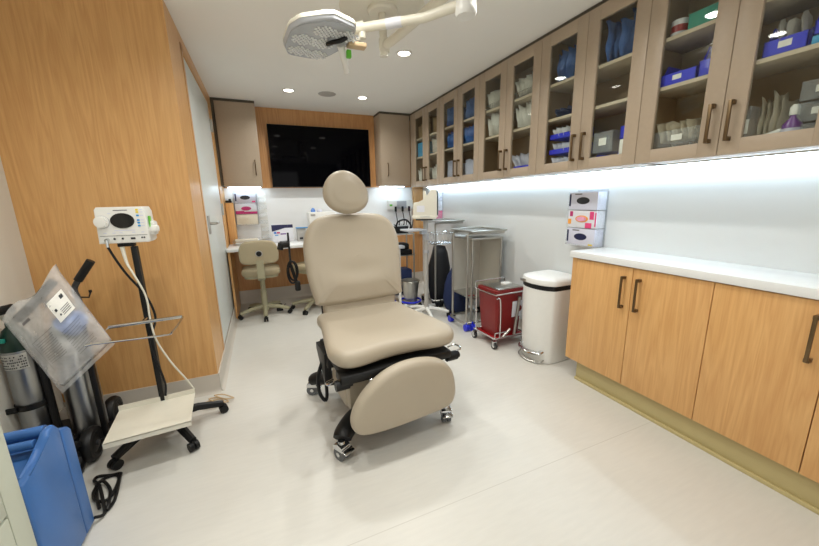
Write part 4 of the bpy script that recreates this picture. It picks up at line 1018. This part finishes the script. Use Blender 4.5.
for k in range(5): tag(G().cyl((1.44+.03*k, 3.80+.01*k, .959), (1.46+.03*k, 3.90, .962), .006, seg=8).build('instrument', 'chrome' if k % 2 else 'plb', loc=(1.45+.03*k, 3.85, .953)), ['leftmost black', 'second chrome', 'middle black', 'fourth chrome', 'rightmost black'][k]+' instrument on the pale tray in the far corner', 'instrument', 'instruments on the pale tray')
tag(G().box((1.40, 3.78, .1215), (1.64, 3.99, .42), .02).build('dark_crate', 'dblue', loc=(1.52, 3.88, .121)), 'dark navy crate on the bottom shelf of the low steel trolley', 'crate')
g = G().lathe([(0, 0), (.10, 0), (.12, .04), (.125, .2), (.12, .45), (.10, .62), (.06, .70), (0, .71)], (0, 0, 0), 24)
for v in g.b.verts: v.co.x += .012*math.sin(22*v.co.z+v.co.y*20); v.co.y += .012*math.cos(19*v.co.z+v.co.x*18)
o = tag(g.build('black_bag', 'bagk', ang=180), 'tall black equipment bag standing behind the white monitor pole', 'bag'); o.location = (1.925, 3.62, .001)
tag(G().box((1.40, 3.775, .603), (1.64, 3.96, .66), .006).box((1.42, 3.76, .662), (1.60, 3.94, .74), .02).build('black_case', 'plb', loc=(1.5, 3.85, .603)), 'black case on the middle shelf of the low steel trolley', 'case')
r = T('kick_bucket', (1.53, 3.60, 0), 'stainless bucket on a low blue wheeled ring behind the treatment chair', 'bucket')
G().lathe([(0, .09), (.075, .09), (.105, .32), (.115, .325), (.112, .33), (.10, .325), (.07, .10), (0, .10)], (1.53, 3.60, 0), 28).build('pail', 'steel', r, True)
G().tube([(1.53+.12*math.cos(2*PI*k/24), 3.60+.12*math.sin(2*PI*k/24), .085) for k in range(24)], .012, 8, closed=True).build('ring', 'bin', r, True)
for k in range(4):
    a = PI/4+PI/2*k; x, y = 1.53+.12*math.cos(a), 3.60+.12*math.sin(a); G().cyl((x-.012, y, .03), (x+.012, y, .03), .03, seg=16).cyl((x, y, .04), (x, y, .085), .008, seg=8).build('caster', 'plb', r, True)
# navy bag slumped between the stands
g = G()
for k in range(9):
    pass
bo = [(0, .0), (.10, .0), (.135, .04), (.14, .15), (.13, .30), (.10, .42), (.06, .50), (.03, .52), (0, .52)]
g.lathe([(r_*(1+.0), z) for r_, z in bo], (0, 0, 0), 24)
for v in g.b.verts:
    v.co.x += .012*math.sin(9*v.co.z*3+v.co.y*20); v.co.y += .012*math.cos(8*v.co.z*3+v.co.x*18)
o = tag(g.build('fabric_bag', 'dblue', ang=180), 'navy fabric bag standing on the floor between the instrument stands', 'bag'); o.location = (1.94, 3.24, .001)
r = T('black_footswitch', (1.75, 3.30, 0), 'black footswitch pedal on the floor by the white pole base', 'pedal')
# (kept low on the floor)
G().prism([(-.045, 0), (.045, 0), (.045, .025), (-.03, .045), (-.045, .04)], (-.035, 0, .001), (0, 1, 0), (0, 0, 1), (.07, 0, 0), .005).build('body', 'plb', r)
r.location = (.095, 4.19, 0); r['label'] = 'black foot pedal on the floor between the two office chairs'
G().tube([(0, .045, .012), (.03, .12, .006), (.08, .22, .006)], .004, 6, smooth=4).build('cable', 'plb', r)

# ------------------------------------------------------------------ cupboard contents
def zs(k, level):  # top surface of level 0 (bottom), 1, 2 in door column k
    if k < 2: return (ZU+t_, SH[0]+.009, SH[1]+.009)[level]+.0006
    return (ZU+t_, SH[0]+.009, SH[1]+.009)[level]+.0006
def ymid(k): a, b = dbounds(k); return (a+b)/2
def put(o, loc, lab, cat, group, rz=0):
    o.location = loc; o.rotation_euler = (0, 0, rz); return tag(o, lab, cat, group)
_bin = {}
def stack_bin(k, dy, z, lab, w=.13, h=.085, d=.19, label=True, rzd=0):
    r = T('storage_bin', (XU+.035+d/2, ymid(k)+dy, z), lab, 'bin', 'royal blue bins in the wall cupboards', rz=rzd)
    g = G().box((-d/2, -w/2, 0), (d/2, w/2, .004)).box((d/2-.004, -w/2, 0), (d/2, w/2, h)).box((-d/2, -w/2, 0), (-d/2+.004, w/2, h*.5))
    for s in (-1, 1):
        y = s*(w/2-.002)
        g.prism([(-d/2, 0), (d/2, 0), (d/2, h), (-d/2+.06, h), (-d/2+.03, h*.5), (-d/2, h*.5)], (0, y-.002, 0), (1, 0, 0), (0, 0, 1), (0, .004, 0))
    g.build('tub', 'bin', r)
    if label: G().box((-d/2-.0015, -.02, h*.2), (-d/2+.0005, .02, h*.4)).build('label', 'paper', r)
    return r
def packets(k, dy, z, n, m, lab, grp, w=.11, h=.10, d=.09, lean=.25, cat='packet', x=None, step=None, crumple=None):
    if crumple is None: crumple = .35 if m[0] in ('paper', 'cream', 'spk', 'card', 'lav', 'tan') else 1.0
    """a row of soft packets leaning on each other, each its own object"""
    me = None
    step = step or w/n
    for i in range(n):
        if me is None:
            g = G(); NP = 7; vv = {}
            rs = random.Random(n*131+int(h*1000)+int(z*977)); ph = [rs.uniform(0, 6) for _ in range(4)]
            for sd in (-1, 1):
                for a_ in range(NP+1):
                    for b_ in range(NP+1):
                        u, v = a_/NP, b_/NP
                        e = (16*u*(1-u)*v*(1-v))**.45
                        cx_, cz_ = (u-.5)*d*(1+.05*math.sin(5*v+ph[0])), v*h*(1+.05*math.sin(6*u+ph[1]))
                        yy = sd*(.001+.0085*e)+crumple*(.006*math.sin(9*v+5*u+ph[2])+.005*math.sin(14*u-8*v+ph[3]))
                        vv[sd, a_, b_] = g.b.verts.new((cx_, yy, cz_))
            for sd in (-1, 1):
                for a_ in range(NP):
                    for b_ in range(NP): g.b.faces.new((vv[sd, a_, b_], vv[sd, a_+1, b_], vv[sd, a_+1, b_+1], vv[sd, a_, b_+1]))
            bmesh.ops.remove_doubles(g.b, verts=g.b.verts, dist=.0025)
            o = g.build(m[1], m[0], ang=45); me = o.data
        else:
            o = bpy.data.objects.new(m[1], me); col.objects.link(o)
        a = lean*(.7+.6*random.random())
        o.location = ((x or XU+.035+d/2)+random.uniform(-.004, .006), ymid(k)+dy-w/2+step*(i+.2), z+.012)
        o.rotation_euler = (-a, random.uniform(-.07, .07), random.uniform(-.16, .16))
        k_s = random.uniform(.86, 1.04); o.scale = (1, 1, k_s)
        tag(o, ordinal(i, n)+' '+lab, cat, grp)
def ordinal(i, n):
    if n == 1: return 'single'
    if i == 0: return 'nearest'
    if i == n-1: return 'farthest'
    return ['', 'second', 'third', 'fourth', 'fifth', 'sixth', 'seventh', 'eighth', 'ninth'][i]
def boxat(k, dy, z, size, m, name, lab, cat, grp=None, x=None, bev=.002, rz=0):
    sx, sy, sz = size
    o = G().box((-sx/2, -sy/2, 0), (sx/2, sy/2, sz), bev).build(name, m)
    return put(o, ((x or XU+.035+sx/2), ymid(k)+dy, z), lab, cat, grp, rz)
def wire_tray(k, z, lab, w=.25, d=.17, h=.045):
    g = G()
    for zz in (.004, h): g.tube([(-d/2, -w/2, zz), (d/2, -w/2, zz), (d/2, w/2, zz), (-d/2, w/2, zz)], .0025, 6, closed=True)
    for i in range(9):
        y = -w/2+w*i/8; g.tube([(-d/2, y, h), (-d/2, y, .004), (d/2, y, .004), (d/2, y, h)], .0018, 6)
    o = g.build('wire_tray', 'steel'); return put(o, (XU+.03+d/2, ymid(k), z), lab, 'tray', 'wire trays in the wall cupboards')
def clear_box(k, dy, z, size, lab, x=None):
    sx, sy, sz = size
    r = T('clear_tub', (x or XU+.035+sx/2, ymid(k)+dy, z), lab, 'box', 'clear plastic boxes in the wall cupboards')
    g = G().box((-sx/2, -sy/2, 0), (sx/2, sy/2, .003)).box((-sx/2, -sy/2, 0), (-sx/2+.003, sy/2, sz)).box((-sx/2, -sy/2, 0), (sx/2, -sy/2+.003, sz)).box((-sx/2, sy/2-.003, 0), (sx/2, sy/2, sz))
    g.build('tub', 'clear', r)
    G().box((-sx/2-.001, -.025, sz*.35), (-sx/2+.0005, .025, sz*.7)).build('label', 'paper', r)
    return r
# door 0 and 1, nearest cupboard
b0 = stack_bin(0, .035, zs(0, 1), 'royal blue bin of grey pouches, upper shelf of the nearest cupboard', w=.13, h=.12)
packets(0, .035, zs(0, 1)+.01, 3, ('spk', 'pouch'), 'grey pouch in the bin on the upper shelf of the nearest cupboard', 'grey pouches in the near bin', w=.10, h=.12, d=.09, lean=.1)
stack_bin(0, -.10, zs(0, 1)+.032, 'royal blue bin on the cyan pack, upper shelf of the nearest cupboard', w=.12, h=.10, label=False)
boxat(0, -.10, zs(0, 1), (.20, .12, .03), 'cyan', 'cyan_pack', 'flat cyan pack under a blue bin in the nearest cupboard', 'pack')
packets(0, .07, zs(0, 0), 4, ('cream', 'gauze_stack'), 'upright pale gauze pack at the bottom of the nearest cupboard', 'pale gauze packs', w=.09, h=.20, d=.13, lean=.04, cat='gauze pack', x=XU+.15)
clear_box(0, .13, zs(0, 0), (.10, .05, .17), 'tall clear box beside the gauze packs at the bottom of the nearest cupboard')
for k_, lab in enumerate(('bottom', 'middle', 'top')):
    clear_box(0, -.095, zs(0, 0)+.078*k_, (.18, .13, .07), f'{lab} clear drawer of the stack in the nearest cupboard', x=XU+.15)
    packets(0, -.095, zs(0, 0)+.078*k_+.004, 2, ('cream', 'packet'), f'folded packet in the {lab} clear drawer of the nearest cupboard', f'packets in the {lab} clear drawer', w=.10, h=.045, d=.10, lean=.5, x=XU+.15)
r = T('purple_bottle', (XU+.07, ymid(0)-.02, zs(0, 0)), 'clear bottle of purple liquid at the bottom of the nearest cupboard', 'bottle')
G().lathe([(0, 0), (.027, 0), (.029, .01), (.029, .075), (.012, .10), (.012, .11), (0, .11)], (0, 0, 0), 18).build('bottle_body', 'purple', r); G().lathe([(0, .11), (.015, .11), (.015, .14), (.008, .15), (0, .15)], (0, 0, 0), 16).build('cap', 'plw', r)
G().lathe([(.0295, .02), (.030, .02), (.030, .06), (.0295, .06), (.0295, .02)], (0, 0, 0), 18).build('label', 'lav', r)
r = T('spray_bottle', (XU+.055, ymid(0)+.065, zs(0, 0)), 'white tube with pink cap lying in front of the gauze packs', 'tube')
G().tube([(0, .04, .02), (.01, -.05, .055), (.012, -.06, .06)], lambda t: .013-.006*t, 10).build('tube_body', 'plw', r); G().cyl((0, .075, .013), (0, .045, .02), .013, seg=12).build('cap', 'pink', r)
# door 1: three levels in the same cupboard, its shelf is split
boxat(1, -.05, zs(1, 2), (.20, .15, .07), 'tealbox', 'teal_carton', 'teal and white carton on the top shelf second from the viewer', 'carton')
for j_, m_ in ((0, 'card'),): pass
r = T('wipes_tub', (XU+.08, ymid(1)+.085, zs(1, 2)), 'white and red wipes tub on the top shelf beside the teal carton', 'tub')
G().lathe([(0, 0), (.035, 0), (.037, .005), (.037, .075), (0, .075)], (0, 0, 0), 20).build('tub_body', 'card', r); G().lathe([(.0372, .02), (.0378, .02), (.0378, .05), (.0372, .05), (.0372, .02)], (0, 0, 0), 20).build('label', 'redp', r)
stack_bin(1, .045, zs(1, 1), 'long royal blue bin with white label, middle shelf beside the nearest cupboard doors', w=.17, h=.11)
stack_bin(1, -.092, zs(1, 1), 'tall royal blue bin at the near end of the middle shelf', w=.09, h=.14, label=False)
clear_box(1, .01, zs(1, 0)+.05, (.19, .24, .08), 'wide clear box of cream packets on the lower level beside the nearest doors')
packets(1, .01, zs(1, 0)+.06, 6, ('cream', 'packet'), 'cream packet in the wide clear box', 'cream packets in the wide clear box', w=.20, h=.11, d=.12, lean=.3)
packets(1, -.03, zs(1, 0), 3, ('paper', 'flat_packet'), 'flat white packet under the wide clear box', 'flat white packets', w=.2, h=.045, d=.16, lean=.15, step=.07)
# door 2
def wraps(k, lv, n, lab, grp, m=('wrap', 'wrapped_pack'), h=.17):
    packets(k, 0, zs(k, lv), n, m, lab, grp, w=.25, h=h, d=.13, lean=.03, cat='pack')
wraps(2, 2, 5, 'blue wrapped pack above the empty shelf', 'blue wrapped packs above the empty shelf', h=.21)
clear_box(2, .05, zs(2, 0)+.07, (.15, .13, .12), 'clear box standing on a blue bin at the bottom beside the white pouch')
stack_bin(2, .05, zs(2, 0), 'royal blue bin under a clear box, below the empty shelf', w=.15, h=.068, label=False)
stack_bin(2, -.10, zs(2, 0)+.13, 'royal blue bin hanging high at the near side below the empty shelf', w=.08, h=.14, label=False)
boxat(2, -.10, zs(2, 0), (.12, .075, .128), 'paper', 'white_pouch', 'white printed pouch below the high blue bin', 'pouch')
# door 3
wraps(3, 2, 5, 'dark blue wrapped pack on the top shelf above the three blue bins', 'blue wrapped packs above the three bins', h=.19)
packets(3, 0, zs(3, 1), 4, ('dblue', 'folded_drape'), 'folded navy drape on the middle shelf above the three bins', 'folded navy drapes', w=.22, h=.06, d=.14, lean=.2, cat='drape')
for j in range(3):
    nm = ('bottom', 'middle', 'top')[j]
    stack_bin(3, 0, zs(3, 0)+.102*j, f'{nm} royal blue bin of the stack of three', w=.2, h=.07, label=False)
    packets(3, 0, zs(3, 0)+.102*j+.006, 4, ('card', 'white_packet'), f'white packet in the {nm} bin of the stack of three', f'white packets in the {nm} bin', w=.16, h=.075, d=.10, lean=.5)
# door 4 and 5
for k in (4, 5):
    side = ('right', 'left')[k-4]
    wire_tray(k, zs(k, 2), f'wire tray on the top shelf, {side} door of the white packet cupboard')
    packets(k, 0, zs(k, 2)+.006, 7, ('paper', 'white_packet'), f'white packet in the top wire tray behind the {side} door', f'white packets in the {side} wire tray', w=.22, h=.14, d=.10, lean=.28)
    packets(k, 0, zs(k, 1), 6, ('paper', 'white_packet'), f'white packet on the middle shelf behind the {side} door', f'white packets on the {side} middle shelf', w=.22, h=.17, d=.12, lean=.2)
stack_bin(4, 0, zs(4, 0), 'royal blue bin of clear packets below the white packets', w=.21, h=.12, label=False)
packets(4, 0, zs(4, 0)+.006, 5, ('lav', 'clear_packet'), 'pale packet in the blue bin below the white packets', 'pale packets in the blue bin', w=.18, h=.15, d=.10, lean=.5)
# door 6..9
for k in (6, 7):
    side = ('right', 'left')[k-6]
    wraps(k, 2, 5, f'blue pack on the top shelf behind {side} door of the blue pack cupboard', f'blue packs on the {side} top shelf')
    wraps(k, 1, 5, f'blue pack on the middle shelf behind {side} door of the blue pack cupboard', f'blue packs on the {side} middle shelf')
    packets(k, 0, zs(k, 0), 5, ('lav', 'folder'), f'pale folder at the bottom behind {side} door of the blue pack cupboard', f'pale folders at the {side} bottom', w=.2, h=.2, d=.13, lean=.35 if k == 6 else .12, cat='folder')
stack_bin(7, 0, zs(7, 0), 'flat royal blue bin under pale folders in the blue pack cupboard', w=.23, h=.04, label=False)
for k in (8, 9):
    side = ('right', 'left')[k-8]
    packets(k, 0, zs(k, 2), 4, ('tan', 'tan_packet'), f'tan packet on the top shelf behind the {side} door of the farthest cupboard', f'tan packets on the {side} far shelf', w=.2, h=.15, d=.1, lean=.15)
    packets(k, 0, zs(k, 0), 5, ('paper', 'white_packet'), f'white packet at the bottom behind the {side} door of the farthest cupboard', f'white packets at the {side} far bottom', w=.22, h=.19, d=.12, lean=.12)
packets(8, 0, zs(8, 1), 5, ('paper', 'white_packet'), 'white packet on the middle shelf behind the right door of the farthest cupboard', 'white packets on the far middle shelf', w=.22, h=.16, d=.12, lean=.12)
boxat(9, 0, zs(9, 1), (.14, .22, .17), 'cyan', 'cyan_carton', 'cyan carton on the middle shelf of the farthest cupboard', 'carton')

# ------------------------------------------------------------------ world and view
w = bpy.data.worlds.new('world'); S.world = w; w.use_nodes = True
w.node_tree.nodes['Background'].inputs[0].default_value = (1, .99, .96, 1); w.node_tree.nodes['Background'].inputs[1].default_value = 1.2  # soft fill that enters through the added opening behind the camera
S.view_settings.view_transform = 'Standard'; S.view_settings.look = 'None'; S.view_settings.gamma = 1; S.view_settings.exposure = .35
S.view_settings.use_curve_mapping = False
